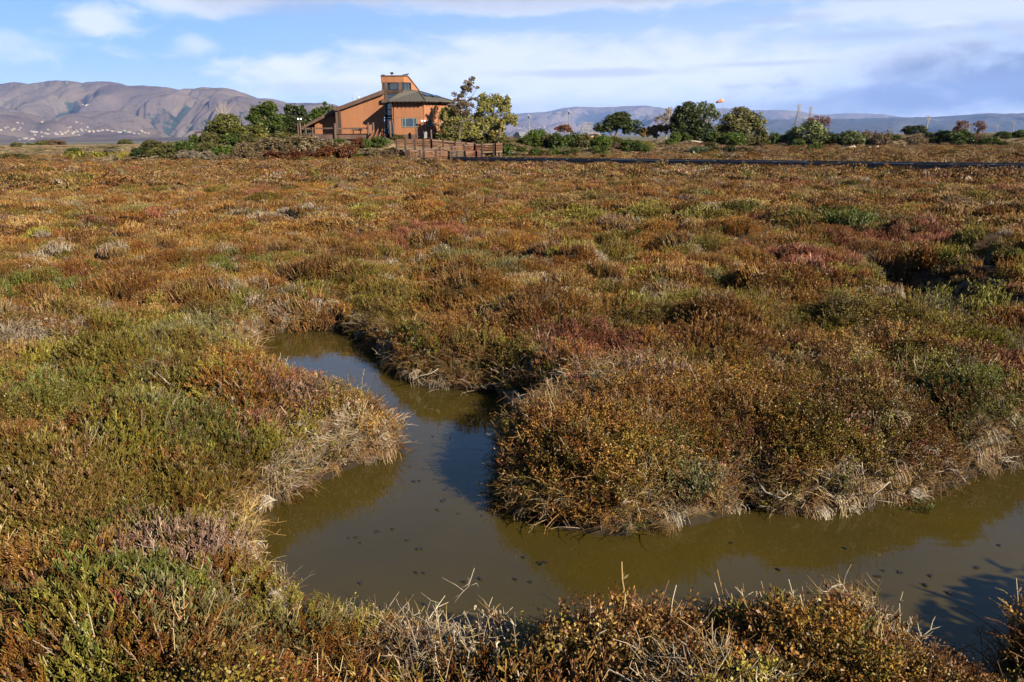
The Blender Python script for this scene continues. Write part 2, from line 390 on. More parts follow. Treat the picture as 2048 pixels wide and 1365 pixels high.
MT['stone'] = noise_mat('pale_stone', (.40,.38,.31), (.62,.58,.48), 3, .9, .5)
MT['orange'] = noise_mat('orange_fabric', (.72,.22,.08), (.80,.34,.18), 1.5, .6)
MT['black'] = noise_mat('black_metal', (.012,.012,.012), (.025,.025,.025), 2, .5)
MT['feather_dark'] = noise_mat('dark_feather', (.010,.010,.011), (.030,.030,.032), 8, .6)
MT['feather_white'] = noise_mat('white_feather', (.72,.72,.72), (.82,.82,.82), 8, .6)
MT['deadwood'] = noise_mat('bleached_dead_wood', (.26,.22,.17), (.42,.37,.30), 12, .8, .3)
MT['debris'] = noise_mat('sodden_leaf', (.012,.012,.014), (.028,.026,.026), 9, .5)
def globe_mat():
    mt, n, l, b = new_mat('white_globe_glass')
    b.inputs['Base Color'].default_value = (.85,.84,.80,1); b.inputs['Roughness'].default_value = .15
    return mt
MT['globe'] = globe_mat()
def glass_mat(name, col, rough=.03):
    mt, n, l, b = new_mat(name)
    t = n.new('ShaderNodeTexCoord'); q = N(n, 'ShaderNodeTexNoise', inp={'Scale': .7, 'Detail': 3}); l.new(t.outputs['Object'], q.inputs['Vector'])
    l.new(MIX(MR(q.outputs[0], .35, .65, nodes=n, links=l), tuple(col), tuple(c * 1.7 for c in col), n, l), b.inputs['Base Color'])
    b.inputs['Roughness'].default_value = rough; b.inputs['IOR'].default_value = 1.9
    return mt
MT['glass'] = glass_mat('window_glass', (.016,.026,.036))
def wall_mat():
    mt, n, l, b = new_mat('orange_grooved_siding')
    t = n.new('ShaderNodeTexCoord'); sp = n.new('ShaderNodeSeparateXYZ'); l.new(t.outputs['Object'], sp.inputs[0])
    q = N(n, 'ShaderNodeTexNoise', inp={'Scale': 1.0, 'Detail': 6, 'Roughness': .65})
    mp = n.new('ShaderNodeMapping'); mp.inputs['Scale'].default_value = (1.6, 1.6, .22); l.new(t.outputs['Object'], mp.inputs[0]); l.new(mp.outputs[0], q.inputs['Vector'])
    f = MR(q.outputs[0], .3, .72, nodes=n, links=l)
    base = MIX(f, (.338,.146,.070), (.280,.116,.054), n, l)
    # board by board shade of the stain
    s = M('ADD', sp.outputs[0], sp.outputs[1], nodes=n, links=l)
    bd = M('FLOOR', M('DIVIDE', s, .405, nodes=n, links=l), nodes=n, links=l)
    wn_ = N(n, 'ShaderNodeTexWhiteNoise', noise_dimensions='1D'); l.new(bd, wn_.inputs['W'])
    base = MIX(M('MULTIPLY', wn_.outputs['Value'], .22, nodes=n, links=l), base, (.25,.10,.040), n, l)
    fr = M('FRACT', M('DIVIDE', s, .405, nodes=n, links=l), nodes=n, links=l)
    g = M('LESS_THAN', fr, .07, nodes=n, links=l)
    l.new(base, b.inputs['Base Color']); b.inputs['Roughness'].default_value = .75; b.inputs['Specular IOR Level'].default_value = .25
    bp = n.new('ShaderNodeBump'); bp.inputs['Strength'].default_value = .8; bp.inputs['Distance'].default_value = .03; bp.invert = True
    l.new(g, bp.inputs['Height']); l.new(bp.outputs[0], b.inputs['Normal'])
    return mt
MT['wall'] = wall_mat()

def plant_mat(name, base, instancer=True, trans=.11, basemix=1.0):
    """woody base colour at the foot of a stem, the plant's own colour towards the tip"""
    mt, n, l, b = new_mat(name)
    n.remove(b); out = n['Material Output']
    if instancer:
        a = n.new('ShaderNodeAttribute'); a.attribute_type = 'INSTANCER'; a.attribute_name = 'col'; col = a.outputs['Color']
    else:
        a = n.new('ShaderNodeObjectInfo'); col = a.outputs['Color']
    r_ = n.new('ShaderNodeAttribute'); r_.attribute_name = 'rnd'
    t_ = n.new('ShaderNodeAttribute'); t_.attribute_name = 'tip'
    hs = n.new('ShaderNodeHueSaturation'); l.new(col, hs.inputs['Color'])
    l.new(MR(r_.outputs['Fac'], 0, 1, .475, .52, n, l, 'LINEAR'), hs.inputs['Hue'])
    l.new(MR(r_.outputs['Fac'], 0, 1, 0.62, 1.5, n, l, 'LINEAR'), hs.inputs['Value'])
    c = MIX(M('MULTIPLY', t_.outputs['Fac'], basemix, clamp=True, nodes=n, links=l), tuple(base), hs.outputs[0], n, l)
    d = n.new('ShaderNodeBsdfDiffuse'); tr = n.new('ShaderNodeBsdfTranslucent'); mx = n.new('ShaderNodeMixShader')
    mx.inputs[0].default_value = trans
    l.new(c, d.inputs[0]); l.new(c, tr.inputs[0]); l.new(d.outputs[0], mx.inputs[1]); l.new(tr.outputs[0], mx.inputs[2])
    gl = n.new('ShaderNodeBsdfGlossy'); gl.inputs['Roughness'].default_value = .45; gl.inputs[0].default_value = (1, 1, 1, 1)
    m2 = n.new('ShaderNodeMixShader'); m2.inputs[0].default_value = .012
    l.new(mx.outputs[0], m2.inputs[1]); l.new(gl.outputs[0], m2.inputs[2]); l.new(m2.outputs[0], out.inputs[0])
    return mt
MT['sprig'] = plant_mat('pickleweed_stem', (.060,.034,.017))
MT['leaf'] = plant_mat('shrub_leaf', (.07,.05,.03), instancer=False, trans=.25)
MT['frond'] = plant_mat('clump_stem', (.060,.034,.017), instancer=False)

# ------------------------------------------------------------------ ground
def ground_mat():
    mt, n, l, b = new_mat('marsh_ground')
    g = n.new('ShaderNodeNewGeometry'); sp = n.new('ShaderNodeSeparateXYZ'); l.new(g.outputs['Position'], sp.inputs[0])
    def ns(sc, det=6, ro=.6):
        q = N(n, 'ShaderNodeTexNoise', inp={'Scale': sc, 'Detail': det, 'Roughness': ro}); l.new(g.outputs['Position'], q.inputs['Vector']); return q.outputs[0]
    a1, a2, a3, a4 = ns(.045), ns(.5), ns(7.0), ns(45.0, 3)
    mud = MIX(MR(a3, .35, .7, nodes=n, links=l), (.028,.018,.010), (.065,.042,.022), n, l)
    clay = MIX(MR(a4, .3, .7, nodes=n, links=l), (.15,.10,.05), (.25,.18,.095), n, l)
    rust = MIX(MR(a2, .35, .65, nodes=n, links=l), (.10,.055,.02), (.13,.085,.033), n, l)
    rust = MIX(MR(a1, .45, .62, nodes=n, links=l), rust, (.115,.085,.037), n, l)
    dist = M('POWER', M('ADD', M('POWER', sp.outputs[0], 2., nodes=n, links=l), M('POWER', sp.outputs[1], 2., nodes=n, links=l), nodes=n, links=l), .5, nodes=n, links=l)
    far = MR(dist, 25, 70, nodes=n, links=l)
    c = MIX(far, mud, rust, n, l)
    bankw = M('MULTIPLY', MR(sp.outputs[2], -.50, -.40, nodes=n, links=l), MR(sp.outputs[2], -.12, -.25, nodes=n, links=l), nodes=n, links=l)
    bankw = M('MULTIPLY', bankw, MR(a3, .48, .66, nodes=n, links=l), nodes=n, links=l)
    c = MIX(bankw, c, clay, n, l)
    c = MIX(MR(sp.outputs[2], -.385, -.44, nodes=n, links=l), c, (.022, .016, .009), n, l)
    dry = M('MULTIPLY', MR(sp.outputs[2], .5, 1.3, nodes=n, links=l), MR(dist, 60, 100, nodes=n, links=l), nodes=n, links=l)
    c = MIX(dry, c, MIX(MR(a2, .4, .6, nodes=n, links=l), (.19,.145,.085), (.12,.095,.05), n, l), n, l)
    c = MIX(MR(dist, 280, 700, nodes=n, links=l), c, MIX(MR(a1, .4, .6, nodes=n, links=l), (.15,.13,.09), (.085,.09,.05), n, l), n, l)
    l.new(c, b.inputs['Base Color']); b.inputs['Roughness'].default_value = .95; b.inputs['Specular IOR Level'].default_value = .15
    bp = n.new('ShaderNodeBump'); bp.inputs['Strength'].default_value = .6; bp.inputs['Distance'].default_value = .03
    l.new(a3, bp.inputs['Height']); l.new(bp.outputs[0], b.inputs['Normal'])
    return mt
rr = [0.4, 0.9, 1.4, 1.9, 2.4]
rr += list(np.arange(2.8, 24.0, 0.062)); r_ = rr[-1]
while r_ < 270: r_ *= 1.0125; rr.append(r_)
while r_ < 12000: r_ *= 1.09; rr.append(r_)
rr = np.array(rr)
aa = np.concatenate([np.arange(-40, 40.01, 0.21), np.arange(43, 320, 5.0)]) * math.pi / 180
RA, AA = np.meshgrid(rr, aa, indexing='ij')
GX, GY = RA * np.sin(AA), RA * np.cos(AA)
GZ = Zg(GX, GY)
V = np.stack([GX, GY, GZ], -1).reshape(-1, 3); na, nr = len(aa), len(rr)
ii, jj = np.meshgrid(np.arange(nr - 1), np.arange(na), indexing='ij'); j2 = (jj + 1) % na
F = np.stack([ii * na + jj, (ii + 1) * na + jj, (ii + 1) * na + j2, ii * na + j2], -1).reshape(-1, 4)
V = np.vstack([V, [[0, 0, float(GZ[0].mean())]]])
g_ = link('ground', np_mesh('ground', V, F[:, ::-1], [ground_mat()], smooth=True)); tag(g_, kind='structure')

# ------------------------------------------------------------------ water
def water_mat():
    mt, n, l, b = new_mat('murky_creek_water')
    g = n.new('ShaderNodeNewGeometry')
    q = N(n, 'ShaderNodeTexNoise', inp={'Scale': .55, 'Detail': 4, 'Roughness': .5}); l.new(g.outputs['Position'], q.inputs['Vector'])
    l.new(MIX(MR(q.outputs[0], .3, .7, nodes=n, links=l), (.058,.042,.0075), (.046,.035,.009), n, l), b.inputs['Base Color'])
    b.inputs['Roughness'].default_value = .025; b.inputs['IOR'].default_value = 1.333
    mp = n.new('ShaderNodeMapping'); mp.inputs['Scale'].default_value = (1, 2.2, 1); l.new(g.outputs['Position'], mp.inputs[0])
    q2 = N(n, 'ShaderNodeTexNoise', inp={'Scale': 2.2, 'Detail': 3, 'Roughness': .5}); l.new(mp.outputs[0], q2.inputs['Vector'])
    bp = n.new('ShaderNodeBump'); bp.inputs['Strength'].default_value = .16; bp.inputs['Distance'].default_value = .02
    l.new(q2.outputs[0], bp.inputs['Height']); l.new(bp.outputs[0], b.inputs['Normal'])
    return mt
wv = [(-14, 1.5, WZ), (34, 1.5, WZ), (34, 42, WZ), (-14, 42, WZ)]
tag(link('creek_water', np_mesh('creek_water', wv, [(0, 1, 2, 3)], [water_mat()])), kind='structure')

# ------------------------------------------------------------------ hills
def hill_mat(name, g1, g2, tree):
    mt, n, l, b = new_mat(name)
    g = n.new('ShaderNodeNewGeometry')
    a = n.new('ShaderNodeAttribute'); a.attribute_name = 'wood'
    def ns(sc, det=6, ro=.6):
        q = N(n, 'ShaderNodeTexNoise', inp={'Scale': sc, 'Detail': det, 'Roughness': ro}); l.new(g.outputs['Position'], q.inputs['Vector']); return q.outputs[0]
    c = MIX(MR(ns(.0016), .38, .62, nodes=n, links=l), g1, g2, n, l)
    c = MIX(MR(ns(.006, 8, .7), .35, .7, .0, .75, nodes=n, links=l), c, tuple(v * .62 for v in g1), n, l)
    fb = ns(.012, 9, .72); f2 = ns(.0035, 6, .6)
    bp = n.new('ShaderNodeBump'); bp.inputs['Strength'].default_value = .75; bp.inputs['Distance'].default_value = 34; l.new(fb, bp.inputs['Height'])
    bp2 = n.new('ShaderNodeBump'); bp2.inputs['Strength'].default_value = .7; bp2.inputs['Distance'].default_value = 90; l.new(f2, bp2.inputs['Height']); l.new(bp.outputs[0], bp2.inputs['Normal']); l.new(bp2.outputs[0], b.inputs['Normal'])
    w = M('ADD', a.outputs['Fac'], M('MULTIPLY', M('SUBTRACT', ns(.010, 7, .75), .5, nodes=n, links=l), 2.4, nodes=n, links=l), nodes=n, links=l)
    c = MIX(MR(w, .50, .58, nodes=n, links=l), c, tree, n, l)
    l.new(c, b.inputs['Base Color']); b.inputs['Roughness'].default_value = 1; b.inputs['Specular IOR Level'].default_value = 0
    return mt
def hill_range(name, prof, y_ridge, y_foot, q0, q1, nq, nt, fan, spur, seed, mat, woodbias, kq):
    px = np.array([p[0] for p in prof], float)
    zt = np.array([(lambda w: w[2])(atY(p[0], p[1], y_ridge)) for p in prof])
    qs = np.array([atY(p[0], p[1], y_ridge)[0] / y_ridge for p in prof])
    q = np.linspace(q0, q1, nq); t = np.concatenate([np.linspace(0, 1, nt), 1 + np.linspace(.04, .5, 8)])
    T, Q = np.meshgrid(t, q, indexing='ij')
    Zr = np.interp(Q, qs, zt) + 9 * (y_ridge / 9000) * fbm(Q * 70, Q * 0 + 3.1, 4, seed + 9)
    y = y_foot + (y_ridge - y_foot) * T
    X = Q * y; k_ = y_ridge / 9000.
    ca, sa = math.cos(.42), math.sin(.42)
    U = (X * ca - y * sa) / (kq * k_); W = (X * sa + y * ca) / (kq * 3.2 * k_)
    U = U + .55 * perlin(X / (kq * 2 * k_), y / (kq * 2 * k_), seed) + .15 * perlin(X / (kq * .6 * k_), y / (kq * .6 * k_), seed + 3)
    s1 = np.abs(perlin(U, W, seed + 1)); s2 = np.abs(perlin(U * 2.3 + 3, W * 2.4, seed + 2)); s3 = np.abs(perlin(U * 5.5, W * 5.2, seed + 4))
    valley = np.exp(-(s1 / .20) ** 1.5); v2 = np.exp(-(s2 / .22) ** 1.5); v3 = np.exp(-(s3 / .25) ** 1.5)
    rise = fan * np.clip(T / .28, 0, 1) ** 1.3 + (1 - fan) * np.where(T < 1, np.clip((T - .22) / .78, 0, 1) ** 1.05, 1)
    bump = np.clip((T - .12) / .2, 0, 1) * np.clip((1.0 - T) / .16, 0, 1) ** .7
    rise = rise + bump * .30 * (perlin(U * .45 + 9, W * 1.2, seed + 6) + .35)
    z = Zr * (rise - bump * (spur * 1.75 * valley + spur * .85 * v2 + spur * .34 * v3))
    back = np.clip(T - 1, 0, 1); z = z * (1 - 1.9 * back) - 30 * back * 6
    z = np.where(T <= 0.001, -5, z)
    z = np.maximum(z, -5)
    wood = bump * (1.25 * valley ** 2 + .55 * v2 ** 2) * (0.5 + .9 * np.clip(perlin(U * 1.5 + 4, W * 3, seed + 7) + .35, 0, 1)) + woodbias
    V = np.stack([Q * y, y, z], -1).reshape(-1, 3)
    ntt = len(t); ii, jj = np.meshgrid(np.arange(ntt - 1), np.arange(nq - 1), indexing='ij')
    F = np.stack([ii * nq + jj, ii * nq + jj + 1, (ii + 1) * nq + jj + 1, (ii + 1) * nq + jj], -1).reshape(-1, 4)
    o = link(name, np_mesh(name, V, F, [mat], {'wood': ('POINT', 'FLOAT', wood.ravel())}, smooth=True)); tag(o, kind='structure')
    return (t, q, V.reshape(ntt, nq, 3))
LEFT = [(-700,190),(-300,172),(0,168),(30,164.5),(60,168),(85,164),(105,161.5),(140,162),(165,166),(185,163.5),(220,163),(238,167),(255,172),(285,171),
        (330,175),(345,179),(380,181),(410,178.5),(440,179.5),(470,183),(500,192),(515,197),(545,198),(575,206),(600,206.5),(625,206),(650,206),(668,209),
        (690,217),(720,228),(780,245),(850,262),(930,272),(1000,276)]
RIGHT = [(700,262),(850,240),(950,232),(1000,230),(1040,227),(1090,224.5),(1120,218),(1150,213.5),(1165,214.5),(1200,215),(1240,213.5),(1270,211.5),(1300,212.5),
         (1330,217),(1380,218),(1450,217),(1500,220.5),(1540,221),(1570,220.5),(1600,223),(1630,229),(1660,229),(1690,227),(1720,227),(1770,229),(1800,234),
         (1840,239),(1900,241),(1960,243),(2048,245),(2300,240),(2700,235)]
FARR = [(1500,240),(1700,238),(1800,235.5),(1860,234.5),(1900,232),(1935,230),(1960,227.5),(1985,226.5),(2010,228),(2048,226.5),(2200,220),(2600,222)]
GL = hill_range('hills', LEFT, 9000., 4300., -.95, .02, 900, 200, .12, .30, 3, hill_mat('dry_grass_hillside', (.158,.124,.098), (.090,.070,.074), (.028,.042,.030)), 0.10, 800.)
GR = hill_range('hills', RIGHT, 19500., 10500., -.24, .92, 560, 90, .10, .36, 13, hill_mat('distant_hillside', (.165,.13,.105), (.115,.095,.095), (.04,.045,.048)), .22, 900.)
hill_range('hills', FARR, 12500., 9000., .26, .98, 260, 60, .05, .20, 23, hill_mat('wooded_hillside_in_cloud_shadow', (.085,.085,.085), (.07,.072,.078), (.045,.05,.055)), .25, 1000.)  # wooded cover coloured darker to put a cloud's shadow on this hill

# ------------------------------------------------------------------ haze
hz = MB(); hz.box(-13500, 13500, -12600, 23500, -7, 1250)
hm = bpy.data.materials.new('haze'); hm.use_nodes = True; hn = hm.node_tree.nodes; hn.clear()
ho = N(hn, 'ShaderNodeOutputMaterial'); pv = N(hn, 'ShaderNodeVolumePrincipled', inp={'Color': (.27,.46,1,1), 'Density': 2.1e-5, 'Anisotropy': .0})
hm.node_tree.links.new(pv.outputs[0], ho.inputs['Volume'])
tag(hz.build('haze', hm), kind='stuff')

# ------------------------------------------------------------------ marsh plants: growth forms shared by thousands of sprigs
class Acc:
    """triangle soup with a tip (0 wood, 1 fresh) and a random value per vertex"""
    def __init__(s): s.V = []; s.F = []; s.tip = []; s.rnd = []; s.n = 0
    def tube(s, pts, rad, tips, rv, sides=3):
        pts = np.asarray(pts, float); k = len(pts)
        d = np.gradient(pts, axis=0); d /= np.linalg.norm(d, axis=1)[:, None] + 1e-9
        u = np.cross(d, (0.31, 0.17, 0.93)); u /= np.linalg.norm(u, axis=1)[:, None] + 1e-9; v = np.cross(d, u)
        a = np.arange(sides) * 2 * np.pi / sides
        P = pts[:, None] + (u[:, None] * np.cos(a)[None, :, None] + v[:, None] * np.sin(a)[None, :, None]) * np.asarray(rad)[:, None, None]
        s.V.append(P.reshape(-1, 3))
        for i in range(k - 1):
            for j in range(sides):
                a0 = s.n + i * sides + j; a1 = s.n + i * sides + (j + 1) % sides
                s.F += [(a0, a1, a1 + sides), (a0, a1 + sides, a0 + sides)]
        s.tip += list(np.repeat(tips, sides)); s.rnd += [rv] * (k * sides); s.n += k * sides
    def leaf(s, p, d, w, L, tip, rv):
        d = np.asarray(d, float); d /= np.linalg.norm(d) + 1e-9
        u = np.cross(d, rng.normal(size=3)); u /= np.linalg.norm(u) + 1e-9
        p = np.asarray(p, float)
        s.V.append(np.array([p, p + d * L * .55 + u * w * .5, p + d * L, p + d * L * .55 - u * w * .5]))
        s.F += [(s.n, s.n + 1, s.n + 2), (s.n, s.n + 2, s.n + 3)]
        s.tip += [tip] * 4; s.rnd += [rv] * 4; s.n += 4
    def mesh(s, name, mat):
        return np_mesh(name, np.vstack(s.V), np.array(s.F), [mat],
                       {'tip': ('POINT', 'FLOAT', np.array(s.tip)), 'rnd': ('POINT', 'FLOAT', np.array(s.rnd))})
def U(a, b): return float(rng.uniform(a, b))
def stem_path(r0, H, lean, n=5, curl=.5):
    a = U(0, 6.28); b = U(0, r0); p0 = np.array([b * math.cos(a), b * math.sin(a), -.04])
    la = a + U(-.6, .6); ln = lean * (.35 + b / max(r0, 1e-3)) * U(.5, 1.3)
    t = np.linspace(0, 1, n)[:, None]
    end = np.array([math.cos(la) * ln, math.sin(la) * ln, H])
    side = np.array([math.cos(la + 1.6), math.sin(la + 1.6), 0]) * U(-.04, .04) * curl
    return p0 + end * t * np.array([[1, 1, 1]]) - np.array([[0, 0, 1]]) * (t * t) * ln * .35 + side * np.sin(t * 5)
def form_pickleweed(acc, stems=15, H=(.20,.36), r0=.11, lean=.13, shoots=15, thick=1.0):
    for _ in range(stems):
        h = U(*H); P = stem_path(r0, h, lean); rv = U(0, 1)
        acc.tube(P, np.linspace(.0036, .0022, len(P)) * thick, np.linspace(0, .8, len(P)), rv)
        for k in range(shoots):
            t = U(.30, 1.0); i = min(int(t * (len(P) - 1)), len(P) - 2); f = t * (len(P) - 1) - i
            p = P[i] * (1 - f) + P[i + 1] * f; a = U(0, 6.28); el = U(.55, 1.25)
            L = U(.020, .056) * (1.15 - .4 * t)
            d = np.array([math.cos(a) * math.cos(el), math.sin(a) * math.cos(el), math.sin(el)])
            q = p + d * L * .5; e = p + d * L * .95 + np.array([0, 0, L * .22])
            rr_ = U(.0030, .0046) * thick
            acc.tube([p, q, e, e + (e - q) * .25], [rr_ * .7, rr_, rr_ * .85, rr_ * .2], [.45 + .4 * t, .8, 1, 1], min(1, max(0, rv + U(-.35, .35))))
def form_leafy(acc, stems=15, H=(.20,.34), r0=.12, lean=.16, leaves=36, lw=.010, ll=.017):
    for _ in range(stems):
        h = U(*H); P = stem_path(r0, h, lean); rv = U(0, 1)
        acc.tube(P, np.linspace(.0034, .0016, len(P)), np.linspace(0, .5, len(P)), rv)
        for k in range(leaves):
            t = U(.25, 1.02); i = min(int(t * (len(P) - 1)), len(P) - 2); f = t * (len(P) - 1) - i
            p = P[i] * (1 - f) + P[i + 1] * f + rng.normal(size=3) * .016
            acc.leaf(p, rng.normal(size=3) + np.array([0, 0, .6]), lw * U(.7, 1.4), ll * U(.7, 1.5), .6 + .4 * t, min(1, max(0, rv + U(-.4, .4))))
def form_twigs(acc, stems=16, H=(.14,.32), r0=.12, lean=.30, thick=1.0):
    for _ in range(stems):
        h = U(*H); P = stem_path(r0, h, lean, 6, 1.6); rv = U(0, 1)
        acc.tube(P, np.linspace(.0040, .0016, len(P)) * thick, np.linspace(.6, 1, len(P)), rv)
        for k in range(4):
            i = int(U(1, len(P) - 1.01)); a = U(0, 6.28); L = U(.05, .13)
            d = np.array([math.cos(a), math.sin(a), U(.1, 1.0)]); d /= np.linalg.norm(d)
            b = rng.normal(size=3) * .25
            acc.tube([P[i], P[i] + d * L * .5, P[i] + (d + b) * L], np.array([.0026, .002, .001]) * thick, [.8, 1, 1], min(1, max(0, rv + U(-.3, .3))))
def form_stalks(acc, stems=5):
    """a few tall dry flower stalks"""
    for _ in range(stems):
        P = stem_path(.10, U(.30, .52), .12, 6, 1.0); rv = U(0, 1)
        acc.tube(P, np.linspace(.0034, .0022, 6), np.linspace(.8, 1, 6), rv)
        for k in range(7):
            i = int(U(2, 4.99)); a = U(0, 6.28); L = U(.015, .05); d = np.array([math.cos(a) * .6, math.sin(a) * .6, .8])
            acc.tube([P[i], P[i] + d * L * .6, P[i] + d * L], [.0024, .003, .001], [1, 1, 1], rv)
def form_fringe(acc, stems=26):
    """dead stems arching over a bank towards +X and hanging down"""
    for _ in range(stems):
        y0 = U(-.13, .13); L = U(.10, .30); up_ = U(.02, .14); dn = U(.10, .42); sw = U(-.09, .09); rv = U(0, 1)
        t = np.linspace(0, 1, 6)
        x = -.06 + L * (1 - (1 - t) ** 1.6); z = up_ * np.sin(np.minimum(t * 2.2, 3.14)) - dn * t ** 2.0 + .02
        y = y0 + sw * t + .012 * np.sin(t * 9 + rv * 6)
        acc.tube(np.stack([x, y, z], 1), np.linspace(.0042, .0018, 6), np.linspace(.7, 1, 6), rv)
        for k in range(2):
            i = int(U(1, 4.9)); d = rng.normal(size=3) * np.array([.7, 1, .8]); d[2] -= .5; d /= np.linalg.norm(d); Lb = U(.04, .12)
            p = np.array([x[i], y[i], z[i]])
            acc.tube([p, p + d * Lb * .6, p + d * Lb + rng.normal(size=3) * .02], [.0024, .0018, .001], [1, 1, 1], min(1, max(0, rv + U(-.3, .3))))
def form_patch(acc, r0, H, blades, w, n=2, leafn=0):
    """wider patch for the middle distance"""
    for _ in range(blades):
        a = U(0, 6.28); b = r0 * math.sqrt(U(0, 1)); hh = U(*H) * (1 - .35 * (b / r0) ** 2); rv = U(0, 1)
        p = np.array([b * math.cos(a), b * math.sin(a), -.05]); d = np.array([U(-.3, .3), U(-.3, .3), 1.0])
        e = p + d * hh; m_ = p + d * hh * .55 + rng.normal(size=3) * .012
        acc.tube([p, m_, e], [w * .5, w * .62, w * .22], [.0, .75, 1], rv)
        for k in range(leafn):
            t = U(.4, 1.05); acc.leaf(p + d * hh * t + rng.normal(size=3) * w * 1.5, rng.normal(size=3) + np.array([0, 0, .8]), w * U(.8, 1.5), w * U(2.0, 3.6), .5 + .5 * t, min(1, max(0, rv + U(-.4, .4))))
def collect(name, makers, mat):
    c = bpy.data.collections.new(name); counts = []
    k = 0
    for fn in makers:
        a = Acc(); fn(a)
        o = bpy.data.objects.new('sprig_%03d' % k, a.mesh('sprig', mat)); c.objects.link(o); k += 1
    return c
lam = lambda f, *a, **k: (lambda acc: f(acc, *a, **k))
forms = []
FORM = {}
def reg(key, makers):
    FORM[key] = list(range(len(forms), len(forms) + len(makers))); forms.extend(makers)
reg('pickle', [lam(form_pickleweed, stems=13 + i % 4, H=(.17, .33 + .02 * (i % 3)), r0=.10 + .01 * (i % 4), lean=.10 + .03 * (i % 3)) for i in range(7)])
reg('leafy', [lam(form_leafy, stems=14 + i % 3, H=(.16, .31), leaves=38, lw=.0095 + .0008 * i) for i in range(6)])
reg('twigs', [lam(form_twigs, stems=14 + i % 4, lean=.2 + .06 * (i % 3)) for i in range(5)])
reg('stalks', [lam(form_stalks, stems=4 + i) for i in range(4)])
reg('fringe', [lam(form_fringe, stems=24 + i) for i in range(6)])
reg('mid', [lam(form_patch, .24, (.15, .32), 95, .011, leafn=3) for i in range(5)])
reg('far', [lam(form_patch, .62, (.16, .34), 200, .022, leafn=2) for i in range(5)])
reg('vfar', [lam(form_patch, 1.5, (.12, .30), 330, .050) for i in range(4)])
reg('tuft', [lam(form_patch, .55, (.14, .42), 120, .026) for i in range(4)])
SPRIGS = collect('marsh_growth_forms', forms, MT['sprig'])

def scatter(name, P, idx, rot, scl, col, label=None):
    """one object of ground cover: a point for every sprig, a growth form instanced on each"""
    P = np.asarray(P); n = len(P)
    me = np_mesh(name, P, np.zeros((0, 4), np.int32), [MT['sprig']],
                 {'idx': ('POINT', 'INT', idx), 'rot': ('POINT', 'FLOAT_VECTOR', rot), 'scl': ('POINT', 'FLOAT_VECTOR', scl),
                  'col': ('POINT', 'FLOAT_COLOR', np.concatenate([col, np.ones((n, 1))], 1))})
    o = link(name, me); tag(o, kind='stuff')
    ng = bpy.data.node_groups.new(name, 'GeometryNodeTree')
    ng.interface.new_socket('Geometry', in_out='INPUT', socket_type='NodeSocketGeometry')
    ng.interface.new_socket('Geometry', in_out='OUTPUT', socket_type='NodeSocketGeometry')
    gi = ng.nodes.new('NodeGroupInput'); go = ng.nodes.new('NodeGroupOutput')
    ip = ng.nodes.new('GeometryNodeInstanceOnPoints'); ci = ng.nodes.new('GeometryNodeCollectionInfo')
    ci.inputs['Collection'].default_value = SPRIGS; ci.inputs['Separate Children'].default_value = True; ci.inputs['Reset Children'].default_value = True
    def att(nm, ty):
        q = ng.nodes.new('GeometryNodeInputNamedAttribute'); q.data_type = ty; q.inputs['Name'].default_value = nm; return q.outputs['Attribute']
    L = ng.links
    m2p = ng.nodes.new('GeometryNodeMeshToPoints')
    L.new(gi.outputs[0], m2p.inputs['Mesh']); L.new(m2p.outputs[0], ip.inputs['Points']); L.new(ci.outputs[0], ip.inputs['Instance'])
    ip.inputs['Pick Instance'].default_value = True
    L.new(att('idx', 'INT'), ip.inputs['Instance Index'])
    e2r = ng.nodes.new('FunctionNodeEulerToRotation'); L.new(att('rot', 'FLOAT_VECTOR'), e2r.inputs[0]); L.new(e2r.outputs[0], ip.inputs['Rotation'])
    L.new(att('scl', 'FLOAT_VECTOR'), ip.inputs['Scale'])
    L.new(ip.outputs[0], go.inputs[0])
    md = o.modifiers.new('growth', 'NODES'); md.node_group = ng
    return o

# pigments
C_ = {'olive': (.155,.118,.020), 'ygreen': (.250,.225,.036), 'green': (.115,.145,.026), 'sage': (.200,.200,.085), 'rust': (.225,.088,.018),
      'amber': (.290,.138,.028), 'pink': (.310,.100,.070), 'tan': (.360,.225,.085), 'grey': (.420,.350,.265), 'mauve': (.265,.165,.130), 'brown': (.215,.098,.030)}
C_ = {k: tuple(c * .40 for c in v) for k, v in C_.items()}
CN = list(C_); CA = np.array([C_[k] for k in CN])
